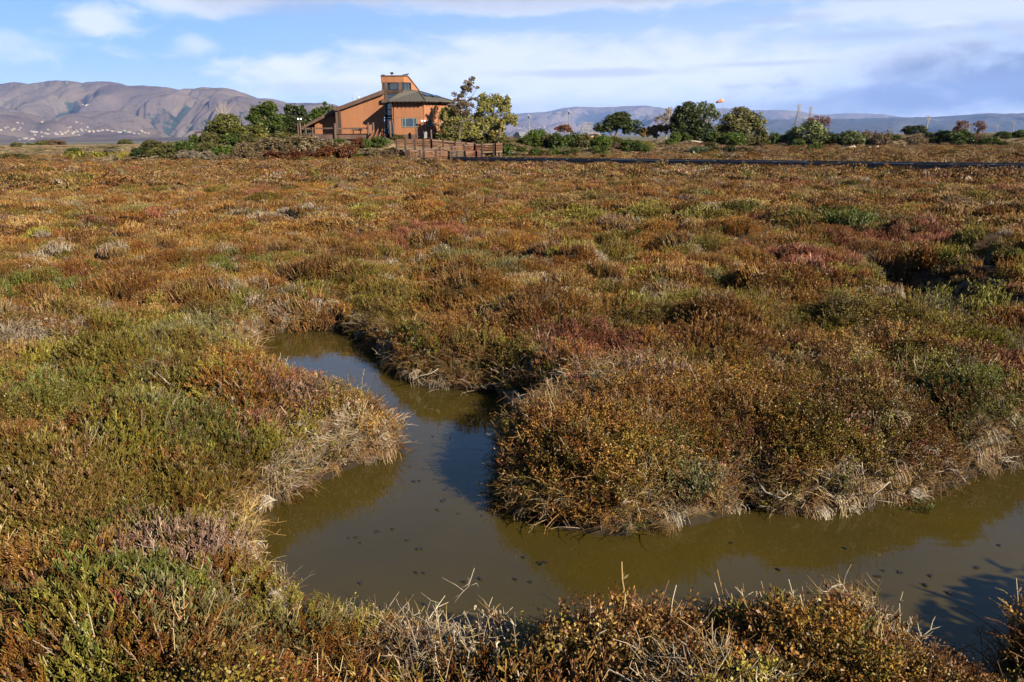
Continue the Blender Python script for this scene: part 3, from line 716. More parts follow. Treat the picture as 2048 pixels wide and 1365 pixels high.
# patches that stand out in the marsh: place, radius along x and y, pigment, form, strength
def pt(px, py): p = atZ(px, py, 0.15); return p[0], p[1]
PATCH = [((250,720), 1.3, 1.6, 'ygreen', 'pickle', .9), ((300,820), .9, .9, 'ygreen', 'pickle', .7), ((120,800), .9, .8, 'green', 'pickle', .75), ((380,870), .6, .6, 'green', 'pickle', .8), ((330,690), .9, 1.0, 'sage', 'pickle', .5),
 ((640,760), .55, .7, 'pink', 'pickle', .65), ((700,790), .55, .8, 'tan', 'pickle', .6), ((620,800), .5, .7, 'mauve', 'pickle', .6), ((560,830), .35, .5, 'pink', 'twigs', .5), ((700,840), .55, .5, 'grey', 'twigs', .9), ((590,880), .28, .35, 'grey', 'twigs', .95), ((770,860), .45, .5, 'grey', 'twigs', .85),
 ((330,1080), .55, .5, 'mauve', 'pickle', .8), ((150,1050), .5, .4, 'tan', 'pickle', .5), ((280,1240), .55, .35, 'green', 'pickle', .85), ((520,1150), .35, .5, 'ygreen', 'pickle', .7), ((560,1250), .3, .25, 'sage', 'pickle', .7),
 ((40,920), .5, .7, 'rust', 'leafy', .85), ((60,1300), .5, .3, 'brown', 'twigs', .7), ((480,1000), .35, .6, 'tan', 'twigs', .75), ((700,1290), .35, .22, 'rust', 'leafy', .9), ((640,1330), .3, .15, 'rust', 'leafy', .8),
 ((430,1300), .5, .3, 'sage', 'pickle', .7), ((560,1330), .4, .2, 'tan', 'twigs', .6), ((820,1330), .5, .2, 'brown', 'twigs', .7), ((1000,1345), .4, .15, 'olive', 'pickle', .7), ((860,1250), .48, .3, 'grey', 'twigs', .95), ((960,1300), .4, .25, 'grey', 'twigs', .8), ((1230,1250), .4, .3, 'amber', 'leafy', .75), ((1110,1290), .35, .2, 'ygreen', 'leafy', .7), ((1520,1200), .5, .3, 'amber', 'leafy', .5), ((1640,1300), .4, .25, 'rust', 'leafy', .7),
 ((1500,1250), .4, .25, 'olive', 'pickle', .5), ((1980,1300), .5, .4, 'olive', 'leafy', .7),
 ((1150,930), .7, .9, 'amber', 'leafy', .85), ((1060,920), .4, .5, 'olive', 'leafy', .8), ((1250,830), .8, .8, 'brown', 'leafy', .6), ((1385,930), .32, .3, 'sage', 'pickle', .95), ((1420,980), .3, .15, 'sage', 'pickle', .6), ((1200,980), .3,.14,'green','pickle',.6),
 ((1190,700), .9, 1.0, 'pink', 'pickle', .7), ((1330,760), .8, .7, 'mauve', 'pickle', .4), ((1500,780), 1.1, 1.3, 'amber', 'leafy', .7), ((1720,760), 1.2, 1.1, 'brown', 'leafy', .6), ((1930,790), .75, .9, 'green', 'leafy', .8), ((1830,740), .5, .8, 'ygreen', 'leafy', .6), ((2020,760), .4, .8, 'pink', 'leafy', .7),
 ((1660,860), .8, .6, 'olive', 'leafy', .6), ((1880,560), 1.1, .0001, 'green', 'pickle', .0), ((1720,560), 1.6, 1.8, 'ygreen', 'pickle', .7), ((1640,540), 1.2, 1.6, 'pink', 'pickle', .5), ((1900,610), 1.2, .7, 'sage', 'pickle', .7), ((1850,490), 2.6, 1.2, 'pink', 'pickle', .75), ((1980,480), 1.6, 1.0, 'pink', 'pickle', .6),
 ((1700,470), 1.4, 1.6, 'green', 'pickle', .8), ((1540,520), 1.0, 1.2, 'pink', 'pickle', .7), ((1220,440), 2.0, 2.0, 'ygreen', 'pickle', .7), ((1480,440), 1.5, 1.5, 'green', 'pickle', .5), ((840,480), 2.0, 2.0, 'pink', 'pickle', .7), ((730,495), .9, 1.2, 'rust', 'leafy', .85), ((600,470), 2.2, 1.6, 'amber', 'leafy', .6),
 ((480,530), 1.3, 1.6, 'green', 'pickle', .7), ((560,440), 1.4, 1.6, 'grey', 'twigs', .7), ((320,520), 2.0, 1.6, 'rust', 'leafy', .6), ((130,560), 2.0, 2.0, 'rust', 'leafy', .5), ((250,600), 1.8, 1.3, 'brown', 'leafy', .6), ((60,590), 1.2, 1.2, 'green', 'pickle', .6),
 ((620,640), .6, .6, 'green', 'leafy', .6), ((760,620), 1.0, 1.2, 'olive', 'leafy', .8), ((880,690), 1.1, 1.2, 'brown', 'leafy', .6), ((930,720), .6, .5, 'amber', 'leafy', .6), ((420,650), .8, .9, 'sage', 'pickle', .7), ((500,660), .5, .6, 'tan', 'twigs', .7), ((60,680), .9, .7, 'grey', 'twigs', .6), ((200,640), 1.3, .8, 'tan', 'twigs', .5),
 ((2010,425), 1.6, 1.0, 'grey', 'twigs', .9), ((1600,375), 4, 2.5, 'pink', 'pickle', .5), ((1250,390), 4, 3, 'rust', 'pickle', .4), ((1040,470), 1.8, 1.8, 'amber', 'leafy', .5), ((960,540), 1.3, 1.5, 'sage', 'pickle', .5), ((1090,600), 1.2, 1.2, 'tan', 'twigs', .5)]
def plant_field(x, y, sd, n_extra=0):
    """form class and pigment for plants at x, y"""
    n = len(x)
    w = np.zeros((n, len(CN)))
    r = np.hypot(x, y)
    f1 = fbm(x / 9.0, y / 9.0, 2, 61); f2 = fbm(x / 2.6, y / 2.6, 3, 71); f3 = fbm(x / 1.0, y / 1.0, 2, 81); f4 = fbm(x / 3.1 + 40, y / 3.1, 3, 91); f5 = fbm(x / 1.5 + 9, y / 1.5 + 3, 2, 95)
    k = {a: i for i, a in enumerate(CN)}
    far = sstep(r, 14, 55)
    w[:, k['olive']] = 1.05 + 1.6 * f2 - .35 * far; w[:, k['ygreen']] = .55 + 1.8 * f3 + .8 * f1 - .25 * far; w[:, k['green']] = .0 + 1.4 * f2 * (f2 > 0) - .1 * far
    w[:, k['sage']] = .02 + 1.1 * f5; w[:, k['rust']] = .75 - 1.7 * f2 + .30 * far; w[:, k['amber']] = .85 + 1.6 * f4 + .25 * far
    w[:, k['pink']] = -.12 + 1.3 * f5 * (f5 > 0) + .22 * far; w[:, k['tan']] = .18 + 1.1 * f4 * (f4 > 0) + .95 * far; w[:, k['grey']] = .06 - .9 * f4 * (f4 < 0) * 1.0
    w[:, k['mauve']] = -.05 + .7 * f5 * (f5 > 0) + .2 * far; w[:, k['brown']] = .75 - 1.6 * f3
    w = np.clip(w, .0, None) ** 1.5 + 1e-4
    form = np.where(fbm(x / 2.2 + 77, y / 2.2, 3, 101) + .12 * (x / (r + 1) > -.05) - .10 * (x / (r + 1) < -.1) > 0.02, 1, 0)     # 0 pickle, 1 leafy, 2 twigs
    form = np.where(rng.random(n) < .15, 1 - form, form)
    form = np.where((w[:, k['grey']] + w[:, k['tan']] > .55 * w.sum(1)) | (rng.random(n) < .045), 2, form)
    dm, bid, ox, oy = bushes(x, y)
    own = rng.random(n) < .26                                    # a quarter of the stems differ from their bush
    ur = np.where(own, rng.random(n), ((bid * 2654435761) & 0xffffff) / 16777216.)
    pick = (w / w.sum(1, keepdims=True)).cumsum(1); ci = (ur[:, None] > pick).sum(1).clip(0, len(CN) - 1)
    bf = ((bid * 40503 + 977) & 0xffff) / 65536.
    form = np.where(form == 2, 2, np.where(rng.random(n) < .12, form, np.where(bf + .25 * (x / (r + 1) + .05) < .52, 0, 1)))
    form = np.where((bf > .93) & (rng.random(n) < .6), 2, form)
    for (pp, rx, ry, cn, fm, st) in PATCH:
        cx_, cy_ = pt(*pp)
        g = np.exp(-(((x - cx_) / rx) ** 2 + ((y - cy_) / ry) ** 2) ** 1.3) * st * 1.15
        hit = rng.random(n) < g
        ci = np.where(hit, k[cn], ci); form = np.where(hit & (rng.random(n) < .85), {'pickle': 0, 'leafy': 1, 'twigs': 2}[fm], form)
    # dead growth along the edge of the water
    edge = (sd < .34) & (rng.random(n) < .75 * np.clip(1 - sd / .34, 0, 1) ** .6)
    form = np.where(edge, 2, form); ci = np.where(edge, np.where(rng.random(n) < .55, k['tan'], np.where(rng.random(n) < .5, k['grey'], k['brown'])), ci)
    col = CA[ci] * (1 + .22 * rng.normal(size=(n, 1))).clip(.55, 1.6)
    # the plant takes a little of its neighbours' colour
    mean = (w / w.sum(1, keepdims=True)) @ CA
    col = col * .80 + mean * .20
    tw = form == 2
    dead = np.where((rng.random(n) < .6)[:, None], np.array(C_['tan']) * .95, np.array(C_['grey']))
    isgreen = np.isin(ci, [k['olive'], k['ygreen'], k['green'], k['sage'], k['amber'], k['rust']])
    col = np.where((tw & isgreen)[:, None], dead * (.6 + .5 * rng.random((n, 1))), col)
    bl = ((bid * 7919 + 13) & 0xffff) / 65536.
    col = col * (.78 + .44 * bl)[:, None]
    return form, col
def ring(r0, r1, dens, az0=-39, az1=39):
    a0, a1 = R(az0), R(az1); n = int(dens * .5 * (a1 - a0) * (r1 * r1 - r0 * r0))
    r = np.sqrt(rng.uniform(r0 * r0, r1 * r1, n)); a = rng.uniform(a0, a1, n)
    return r * np.sin(a), r * np.cos(a)
def grow(name, rings, classes, smin, smax, flat=None):
    xs = []; ys = []
    for q in rings:
        a, b = ring(*q); xs.append(a); ys.append(b)
    x = np.concatenate(xs); y = np.concatenate(ys)
    sd = water_sd(x, y); ok = (sd > .03) & ~((sd < .22) & (x > 7.5) & (y > 14))
    x, y, sd = x[ok], y[ok], sd[ok]
    if classes == 'near':                                          # banks are steep: more stems for the same plan area
        q_ = bushes(x, y); fl_ = np.hypot(q_[2], q_[3]); nb_ = ((sd < .6) & (rng.random(len(x)) < .8)) | ((fl_ > .62) & (fl_ < 1.15) & (rng.random(len(x)) < .75)); jit = lambda q: q[nb_] + rng.normal(0, .05, nb_.sum())
        x2, y2 = jit(x), jit(y); s2_ = water_sd(x2, y2); k2 = s2_ > .03
        x, y, sd = np.concatenate([x, x2[k2]]), np.concatenate([y, y2[k2]]), np.concatenate([sd, s2_[k2]])
        x3, y3 = map(np.concatenate, zip(ring(3.2, 9, 190), ring(9, 17, 90))); s3_ = water_sd(x3, y3); z3 = Zg(x3, y3, s3_)
        sl3 = np.hypot(Zg(x3 + .07, y3) - z3, Zg(x3, y3 + .07) - z3) / .07; k3 = (sl3 > .75) & (s3_ > .06)
        x, y, sd = np.concatenate([x, x3[k3]]), np.concatenate([y, y3[k3]]), np.concatenate([sd, s3_[k3]])
    relief = big_relief(x, y); ok = relief < .35; x, y, sd = x[ok], y[ok], sd[ok]
    form, col = plant_field(x, y, sd)
    z = Zg(x, y, sd); n = len(x)
    # little openings between the plants
    gap = (fbm(x / .9 + 5, y / .9, 2, 111) < -.30) & (bushes(x, y)[0] < .05) & (np.hypot(x, y) > 10)
    keep = ~gap | (rng.random(n) < .4) | (sd < .9)
    keep &= ~((((x + 1.7) / .62) ** 2 + ((y - 5.42) / .26) ** 2 < 1) & (rng.random(n) < .85))     # slumped mud on the near bank
    x, y, z, sd, form, col = [q[keep] for q in (x, y, z, sd, form, col)]; n = len(x)
    if classes == 'near':
        idx = np.zeros(n, int)
        for c, key in enumerate(('pickle', 'leafy', 'twigs')):
            mm = form == c; idx[mm] = rng.choice(FORM[key], mm.sum())
        st_ = rng.random(n) < np.where((y < 5.6) & (sd < .7), .07, .012)
        idx[st_] = rng.choice(FORM['stalks'], st_.sum()); t = rng.random((n, 1)); col[st_] = (np.array(C_['grey']) * t + np.array(C_['tan']) * (1 - t))[st_] * 1.1
    else: idx = rng.choice(FORM[classes], n)
    s = rng.uniform(smin, smax, n) * (1 + .35 * fbm(x / 1.4, y / 1.4, 2, 121))
    s *= np.clip(.9 + sd * .5, .9, 1.0)
    s = s * np.where((y < 5.5) & (sd < .9), np.where(((x < 2.1) & (x > -.7)) | (x > 3.2), 1.25, .9), 1.0)
    scl = np.stack([s, s, s * rng.uniform(.8, 1.2, n)], 1)
    wg = walk_gap(x, y); scl[:, 2] *= .34 + .66 * sstep(wg, 3., 11.); scl[:, :2] *= (.6 + .4 * sstep(wg, 3., 9.))[:, None]
    dm, bid, ox, oy = bushes(x, y); rad = np.clip(np.hypot(ox, oy), 0, 1.1)
    phi = np.where(rad > .15, np.arctan2(oy, ox) + rng.normal(0, .35, n), rng.uniform(0, 6.28, n))
    rot = np.stack([rng.normal(0, .12, n), rad ** 1.5 * .62 + rng.normal(0, .13, n), phi], 1)
    scatter(name, np.stack([x, y, z], 1), idx, rot, scl, col)
    return n
grow('pickleweed', [(1.6, 3.2, 24, -60, 60), (3.2, 6.5, 85), (6.5, 11, 60), (11, 17, 34)], 'near', .78, 1.16)
grow('pickleweed_cover', [(16, 30, 17)], 'mid', .9, 1.3)
grow('pickleweed_flat', [(28, 62, 5.6)], 'far', .75, 1.15)
grow('pickleweed_expanse', [(58, 125, 1.9), (125, 215, .8)], 'vfar', .65, 1.1)

# dead stems hanging over the creek banks
def fringe():
    X = []; Y = []; A = []; K = []
    for P, step, dens in ((CREEK, .036, 1.0), (CREEK2, .08, .8)):
        Q = np.roll(P, -1, 0)
        for a, b in zip(P, Q):
            L = np.linalg.norm(b - a); m_ = int(L / step)
            if m_ == 0 or max(abs(a[0]), abs(b[0])) > 14: continue
            d = (b - a) / L; nrm = np.array([d[1], -d[0]])
            mid = (a + b) / 2 + nrm * .05
            if sdf(mid[:1], mid[1:], P)[0] > 0: nrm = -nrm      # nrm points to the water
            for k in range(m_):
                p = a + d * L * (k + rng.random()) / m_ - nrm * rng.choice([rng.uniform(-.05, .22), rng.uniform(.1, .5)])
                X.append(p[0]); Y.append(p[1]); A.append(math.atan2(nrm[1], nrm[0]) + rng.normal(0, .75)); K.append(nrm[1])
    X, Y, A, K = map(np.array, (X, Y, A, K))
    cov = .66 + 1.5 * fbm(X / .8, Y / .8, 2, 131) + .25 * (K < 0)
    ok = rng.random(len(X)) < cov; X, Y, A = X[ok], Y[ok], A[ok]
    sd = water_sd(X, Y); z = np.maximum(Zg(X, Y), WZ + .06) + rng.uniform(-.02, .10, len(X))
    n = len(X); t = rng.random((n, 1))
    col = np.where(t < .42, np.array([.29, .22, .14]) * .78, np.where(t < .8, np.array([.20, .12, .055]) * .78, np.array([.33, .285, .23]) * .85)) * rng.uniform(.6, 1.15, (n, 1))
    s = rng.uniform(.38, .92, n)
    scatter('dry_grass', np.stack([X, Y, z], 1), rng.choice(FORM['fringe'], n), np.stack([rng.normal(0, .2, n), rng.normal(0, .2, n), A], 1), np.stack([s, s, s], 1), col)
fringe()
# dry grass and herbs on the mounds and levees
x, y = ring(104, 150, 1.3, -33, 22); x2, y2 = ring(140, 255, .55, -38, 39); x = np.concatenate([x, x2]); y = np.concatenate([y, y2])
br = big_relief(x, y); ok = (br > .12) & ~((x > -32) & (x < -13) & (y > 123) & (y < 142)); x, y, br = x[ok], y[ok], br[ok]; n = len(x)
f = fbm(x / 7, y / 7, 3, 141) + .25 * rng.normal(size=n)
col = np.where((f > .10)[:, None], np.array([.125, .115, .045]) * .55, np.where((f > -.25)[:, None], np.array([.25, .185, .11]) * .55, np.array([.18, .125, .07]) * .55)) * rng.uniform(.7, 1.25, (n, 1))
rustm = (x > 12) & (br < 1.9) & (rng.random(n) < .5); col = np.where(rustm[:, None], np.array([.165, .08, .035]) * .55, col)
s = rng.uniform(.7, 1.35, n)
scatter('bank_grass', np.stack([x, y, Zg(x, y)], 1), rng.choice(FORM['tuft'] + FORM['vfar'][:1], n), np.stack([rng.normal(0, .15, n), rng.normal(0, .15, n), rng.uniform(0, 6.28, n)], 1), np.stack([s, s, s * rng.uniform(.5, 1.0, n)], 1), col)
#@@PART2@@
# ------------------------------------------------------------------ leaves for trees and shrubs (unit crowns, about 1 m in radius)
def crown_mesh(name, n, leaf, clumps, seed, squash=.85, shell=.5, cr=.30, elong=1.5, spiky=0.0):
    """leaf-sized faces gathered into clumps through the volume of a crown"""
    g = np.random.default_rng(seed)
    d = g.normal(size=(clumps, 3)); d[:, 2] = d[:, 2] * .9 + .12; d /= np.linalg.norm(d, axis=1)[:, None]
    rad = (shell + (1 - shell) * g.random(clumps) ** .6) * (1 - cr * .55)
    c = d * rad[:, None]; c[:, 2] *= squash
    k = g.integers(0, clumps, n); size = cr * (.6 + .8 * g.random(clumps))
    off = g.normal(size=(n, 3)); off /= np.linalg.norm(off, axis=1)[:, None]; off *= (g.random(n) ** .45)[:, None]
    p = c[k] + off * size[k][:, None]
    nrm = off + .5 * g.normal(size=(n, 3)) + np.array([0, 0, .25 + spiky])
    nrm /= np.linalg.norm(nrm, axis=1)[:, None]
    t = np.cross(nrm, g.normal(size=(n, 3))); t /= np.linalg.norm(t, axis=1)[:, None]; b = np.cross(nrm, t)
    if spiky: t = t * (1 - spiky) + np.array([0, 0, spiky]); t /= np.linalg.norm(t, axis=1)[:, None]
    L = leaf * (.6 + .8 * g.random(n))[:, None]
    V = np.stack([p - t * L * elong * .5, p + b * L * .5 + nrm * L * .12, p + t * L * elong * .5, p - b * L * .5 + nrm * L * .12], 1).reshape(-1, 3)
    i = np.arange(n)[:, None] * 4; F = np.concatenate([i + [0, 1, 2], i + [0, 2, 3]], 0)
    cl = g.random(clumps)[k]; r_ = np.clip(cl * .6 + g.random(n) * .5, 0, 1)
    return np_mesh(name, V, F, [MT['leaf']], {'tip': ('POINT', 'FLOAT', np.ones(n * 4)), 'rnd': ('POINT', 'FLOAT', np.repeat(r_, 4))})
SHRUB = [crown_mesh('shrub_foliage', 3800, .085, 60, 200 + i, .82, .60, .25, 1.5) for i in range(6)]
SCRUB = [crown_mesh('scrub_foliage', 3400, .070, 60, 300 + i, .78, .5, .24, 2.6, .35) for i in range(4)]
BARE = [crown_mesh('twig_foliage', 1500, .05, 30, 400 + i, .9, .3, .30, 5.0, .55) for i in range(3)]
GRASSY = [crown_mesh('grass_foliage', 1700, .06, 24, 500 + i, .8, .3, .32, 5.5, .7) for i in range(3)]
PIG = {'green': (.066,.098,.014), 'bright': (.088,.130,.016), 'dark': (.036,.052,.010), 'olive': (.115,.110,.030), 'brown': (.165,.115,.062), 'tan': (.235,.175,.095),
       'rust': (.150,.052,.020), 'grey': (.27,.225,.165), 'yellow': (.30,.235,.045), 'ygreen': (.235,.215,.032), 'amber': (.24,.135,.032), 'redbare': (.17,.075,.055), 'pale': (.38,.30,.22),
       'sagegreen': (.115,.145,.075), 'rgreen': (.135,.140,.030), 'golive': (.255,.235,.060), 'willow': (.14,.165,.055)}
PIG = {k: tuple(c * .45 for c in v) for k, v in PIG.items()}
def base_at(px, py, Y=None):
    if Y is None:
        h = ground_hit(px, py, 60, 300)
        if h is None: h = atY(px, py, 150.)
    else: h = atY(px, py, Y)
    z = gz(h[0], h[1])
    return np.array([h[0], h[1], z]), h[2]
shrub_n = 0
def shrub(x0, x1, y0, y1, pig, label, cat='shrub', name='shrub', Y=None, pool=None, group=None):
    """a bush whose outline fills x0..x1, y0..y1 of the photograph, standing on the ground below"""
    global shrub_n
    cx_ = (x0 + x1) / 2
    b, zb = base_at(cx_, y1, Y)
    dist = b[1]; k = math.hypot(dist, b[2] - CAM_H) / FPX
    w = (x1 - x0) * k; top = atY(cx_, y0, dist)[2]; h = max(top - b[2], .4) * (1.12 if group == 'shrubs along the right-hand levee' else 1.0)
    pool = pool or SHRUB
    o = link(name, pool[shrub_n % len(pool)])
    o.location = (b[0], b[1] + w * .25, b[2] + h * .40); o.scale = (w * .56, w * .52, h * .66); o.rotation_euler = (0, 0, (shrub_n * 2.4) % 6.28)
    sxy = w * .62; o.scale = (sxy, sxy, h * .70)
    o.color = (*PIG[pig], 1); tag(o, label, cat, group); shrub_n += 1
    return o
def limb_mesh(name, base, top, r, crown_pts, mat, branches=7, seed=0):
    g = np.random.default_rng(seed); mb = MB()
    base = np.array(base, float); top = np.array(top, float); t = np.linspace(0, 1, 6)
    wob = np.cumsum(g.normal(size=(6, 3)) * np.array([.05, .05, 0]) * np.linalg.norm(top - base) * .4, axis=0) * t[:, None]
    ax = base + (top - base) * t[:, None] + wob
    mb.tube(ax, list(r * (1 - .75 * t)), 7)
    for i in range(branches):
        k = int(g.integers(1, 5)); p = ax[k]; q = crown_pts[int(g.integers(0, len(crown_pts)))]
        m_ = p + (q - p) * .5 + np.array([0, 0, .12 * np.linalg.norm(q - p)])
        mb.tube([p, m_, q], [r * .45 * (1 - .12 * k), r * .28, r * .08], 5, cap=False)
    return mb
def tree(name, label, blobs, pig, base, cat='tree', trunk_r=.2, leaf=.26, dens=1.0, Y=None, seed=1, mat='bark', fork=7, pig2=None, shell=.35, cr=.34, elong=1.4, flat=.8, spiky=0.0):
    """blobs: crown lobes as ellipses (cx, cy, rx, ry) in the photograph; base: (px, py) of the trunk's foot"""
    b, zb = base_at(base[0], base[1], Y); Yd = b[1]
    root = empty(name, tuple(b)); tag(root, label, cat)
    g = np.random.default_rng(seed); Vs = []; Fs = []; Rs = []; n0 = 0; pts = []
    for (cx_, cy_, rx, ry) in blobs:
        c = atY(cx_, cy_, Yd + g.uniform(-.6, .6)); k = Yd / FPX; R_ = np.array([rx * k, min(rx, ry) * k * flat, ry * k])
        n = int(dens * 34 * R_[0] * R_[2] / leaf ** 2 * .55); clumps = max(6, int(14 * (R_[0] * R_[2]) ** .5))
        me = crown_mesh('tmp', n, leaf / max(R_.mean(), .3), clumps, int(g.integers(1e6)), 1.0, shell, cr, elong, spiky)
        co = np.empty(len(me.vertices) * 3, np.float32); me.vertices.foreach_get('co', co); co = co.reshape(-1, 3) * R_
        rr_ = np.empty(len(me.vertices), np.float32); me.attributes['rnd'].data.foreach_get('value', rr_)
        ii = np.arange(n)[:, None] * 4
        Vs.append(co + (c - b)); Fs.append(np.concatenate([ii + [0, 1, 2], ii + [0, 2, 3]], 0) + n0); Rs.append(rr_); n0 += n * 4
        bpy.data.meshes.remove(me)
        for _ in range(5): pts.append(c - b + g.normal(size=3) * R_ * .45)
    me = np_mesh('crown', np.vstack(Vs), np.vstack(Fs), [MT['leaf']], {'tip': ('POINT', 'FLOAT', np.ones(n0)), 'rnd': ('POINT', 'FLOAT', np.concatenate(Rs))})
    cr_ = link('crown', me, root); cr_.color = (*PIG[pig], 1)
    top = np.mean([p for p in pts], axis=0); top[2] = max(p[2] for p in pts) * .85
    limb_mesh('trunk', (0, 0, -.3), top, trunk_r, pts, None, fork, seed).build('trunk', MT[mat], root, smooth=True)
    return root

# ------------------------------------------------------------------ visitor building
YB = 125.0
def XZ(px, py, Y):
    p = atY(px, py, Y); return p[0], p[2]
def P3(px, py, Y): return tuple(atY(px, py, Y))
bld = empty('visitor_building', tuple(atY(815, 277, YB + 5)))
tag(bld, 'orange timber visitor building with lookout tower on the shrubby mound', 'building')
bo = np.array(bld.location)
def bpart(name, mb, mat, parent=bld, off=True, smooth=False):
    o = mb.build(name, mat, parent, smooth)
    if off and parent is bld: o.location = tuple(-bo)
    return o
# octagon room: real octagon corners (front wall facing the path)
xL, z0 = XZ(787.5, 277.5, YB); xR, zt = XZ(847.6, 204, YB); zb = z0 - .5; aw = xR - xL; s2 = aw / math.sqrt(2)
ocx, ocy = (xL + xR) / 2, YB + aw * (1 + math.sqrt(2)) / 2
OC = [(xL, YB), (xR, YB), (xR + s2, YB + s2), (xR + s2, YB + s2 + aw), (xR, YB + 2 * s2 + aw), (xL, YB + 2 * s2 + aw), (xL, YB + s2 + aw), (xL, YB + s2)]
zj = XZ(815, 235, YB)[1]; zs = XZ(815, 269.5, YB)[1]
def wall_slab(a, b, z0_, z1_, th=.18, out=0.0):
    """vertical slab between plan points a and b, outer face pushed out by out"""
    a = np.array(a, float); b = np.array(b, float); d = (b - a) / np.linalg.norm(b - a); nrm = np.array([d[1], -d[0]])
    a1, b1 = a + nrm * out, b + nrm * out; a2, b2 = a1 - nrm * th, b1 - nrm * th
    mb = MB(); mb.prism([(a1[0], a1[1], z0_), (b1[0], b1[1], z0_), (b1[0], b1[1], z1_), (a1[0], a1[1], z1_)], (-nrm[0] * th, -nrm[1] * th, 0)); return mb
for i in range(8):
    a, b = OC[i], OC[(i + 1) % 8]
    if i in (6,): continue
    bpart('wall', wall_slab(a, b, zs, zt), MT['wall'])
    bpart('plinth', wall_slab(a, b, zb, zs - .002, .2, .03), MT['brown'])
    if i < 2: bpart('band', wall_slab(a, b, zj - .04, zj + .04, .05, .03), MT['wall'])
bpart('wall', wall_slab(OC[6], OC[7], zs, zt), MT['wall'])
for k in (0, 1):
    bpart('corner_trim', MB().box(OC[k][0] - .05, OC[k][0] + .05, YB - .05, YB + .05, zs, zt), MT['wall'])
# octagonal hipped roof
ze = XZ(815, 201.5, YB - .8)[1]; zap = XZ(808, 180.5, YB + 4)[1]
eo = .95
cc = np.array([ocx, ocy])
EV = [tuple(cc + (np.array(p) - cc) * (1 + eo / (aw * 1.2))) for p in OC]
ridge = [(XZ(809, 181, YB + 4.2)[0], YB + 4.2), (XZ(838, 184, YB + 6.5)[0], YB + 6.5)]
rf = MB(); V = [(p[0], p[1], ze) for p in EV] + [(ridge[0][0], ridge[0][1], zap), (ridge[1][0], ridge[1][1], zap - .05)] + [(p[0], p[1], ze - .16) for p in EV]
F = [(0, 1, 9, 8), (1, 2, 9), (2, 3, 9), (3, 4, 9), (4, 5, 8, 9), (5, 6, 8), (6, 7, 8), (7, 0, 8)] + [(i, i + 10, (i + 1) % 8 + 10, (i + 1) % 8) for i in range(8)] + [tuple(range(17, 9, -1))]
roof = bpart('roof', rf.add(V, F), MT['shingle'])
def rpart(name, mb, mat):
    return mb.build(name, mat, roof)
for i in (0, 1, 2):          # hip caps
    pass
hp = MB()
for i, j in ((0, 8), (1, 9), (2, 9), (7, 8)): hp.bar(np.array(V[i]) + (0, 0, .05), np.array(V[j]) + (0, 0, .05), .22, .08)
hp.bar(np.array(V[8]) + (0, 0, .05), np.array(V[9]) + (0, 0, .05), .22, .08)
rpart('hip_cap', hp, MT['shingle'])
for i in (0, 1):            # rafter tails
    a, b = np.array(EV[i]), np.array(EV[i + 1]); d = (b - a) / np.linalg.norm(b - a); nrm = np.array([-d[1], d[0]])
    L = np.linalg.norm(b - a)
    for k in range(9):
        p = a + d * (L * (k + .5) / 9); q = p + nrm * .95
        rpart('rafter', MB().bar((p[0] + nrm[0] * .06, p[1] + nrm[1] * .06, ze - .26), (q[0], q[1], ze - .2), .12, .2), MT['brown_dark'])
# skylights on the right-hand slope
e1, e2 = np.array(V[2]), np.array(V[1]); apx = np.array(V[9])
nr_ = np.cross(e1 - e2, apx - e2); nr_ /= np.linalg.norm(nr_)
if nr_[2] < 0: nr_ = -nr_
for t0, u0 in ((.30, .48), (.72, .40)):
    base_ = e2 * (1 - t0) + e1 * t0; c = base_ * (1 - u0) + apx * u0
    al = (e1 - e2) / np.linalg.norm(e1 - e2); upv = np.cross(nr_, al); upv *= np.sign(upv[2])
    q = [c - al * .65 - upv * .5 + nr_ * .02, c + al * .65 - upv * .5 + nr_ * .02, c + al * .65 + upv * .5 + nr_ * .02, c - al * .65 + upv * .5 + nr_ * .02]
    sk = rpart('skylight', MB().prism(q, nr_ * .2), MT['glass'])
def window(px0, px1, py0, py1, a, b, cells, frame='sage_frame', parent=bld):
    """framed window in the wall between plan points a and b; cells are fractions across"""
    a = np.array(a, float); b = np.array(b, float); d = (b - a) / np.linalg.norm(b - a); nrm = np.array([d[1], -d[0]])
    def on(px):   # where the view through px meets the wall's vertical plane
        r = ray(px, (py0 + py1) / 2); den_ = r[0] * nrm[0] + r[1] * nrm[1]; t = (a @ nrm) / den_; p = r[:2] * t; return (p - a) @ d, p[1]
    u0, yy0 = on(px0); u1, yy1 = on(px1); Ym = (yy0 + yy1) / 2; xm = (px0 + px1) / 2
    w0, w1 = XZ(xm, py1, Ym)[1], XZ(xm, py0, Ym)[1]
    o2 = nrm * .05; th = -nrm * .10
    def slab(ua, ub, za, zb_, dep0, dep1):
        p = a + d * ua + nrm * dep0; q = a + d * ub + nrm * dep0
        return [(p[0], p[1], za), (q[0], q[1], za), (q[0], q[1], zb_), (p[0], p[1], zb_)], (-nrm[0] * (dep0 - dep1), -nrm[1] * (dep0 - dep1), 0)
    fr = MB(); f = .085
    for q in ((u0, u1, w0 - f, w0), (u0, u1, w1, w1 + f), (u0 - f, u0, w0 - f, w1 + f), (u1, u1 + f, w0 - f, w1 + f)): fr.prism(*slab(*q, .075, .003))
    us = [u0 + (u1 - u0) * c for c in cells]
    for c in us: fr.prism(*slab(c - .05, c + .05, w0, w1, .065, .004))
    wo_ = fr.build('window', MT[frame], parent); wo_.location = tuple(-bo)
    ed = [u0] + us + [u1]
    for i in range(len(ed) - 1):
        MB().prism(*slab(ed[i] + (.05 if i else 0), ed[i + 1] - (.05 if i < len(ed) - 2 else 0), w0, w1, .035, .006)).build('pane', MT['glass'], wo_)
    return wo_
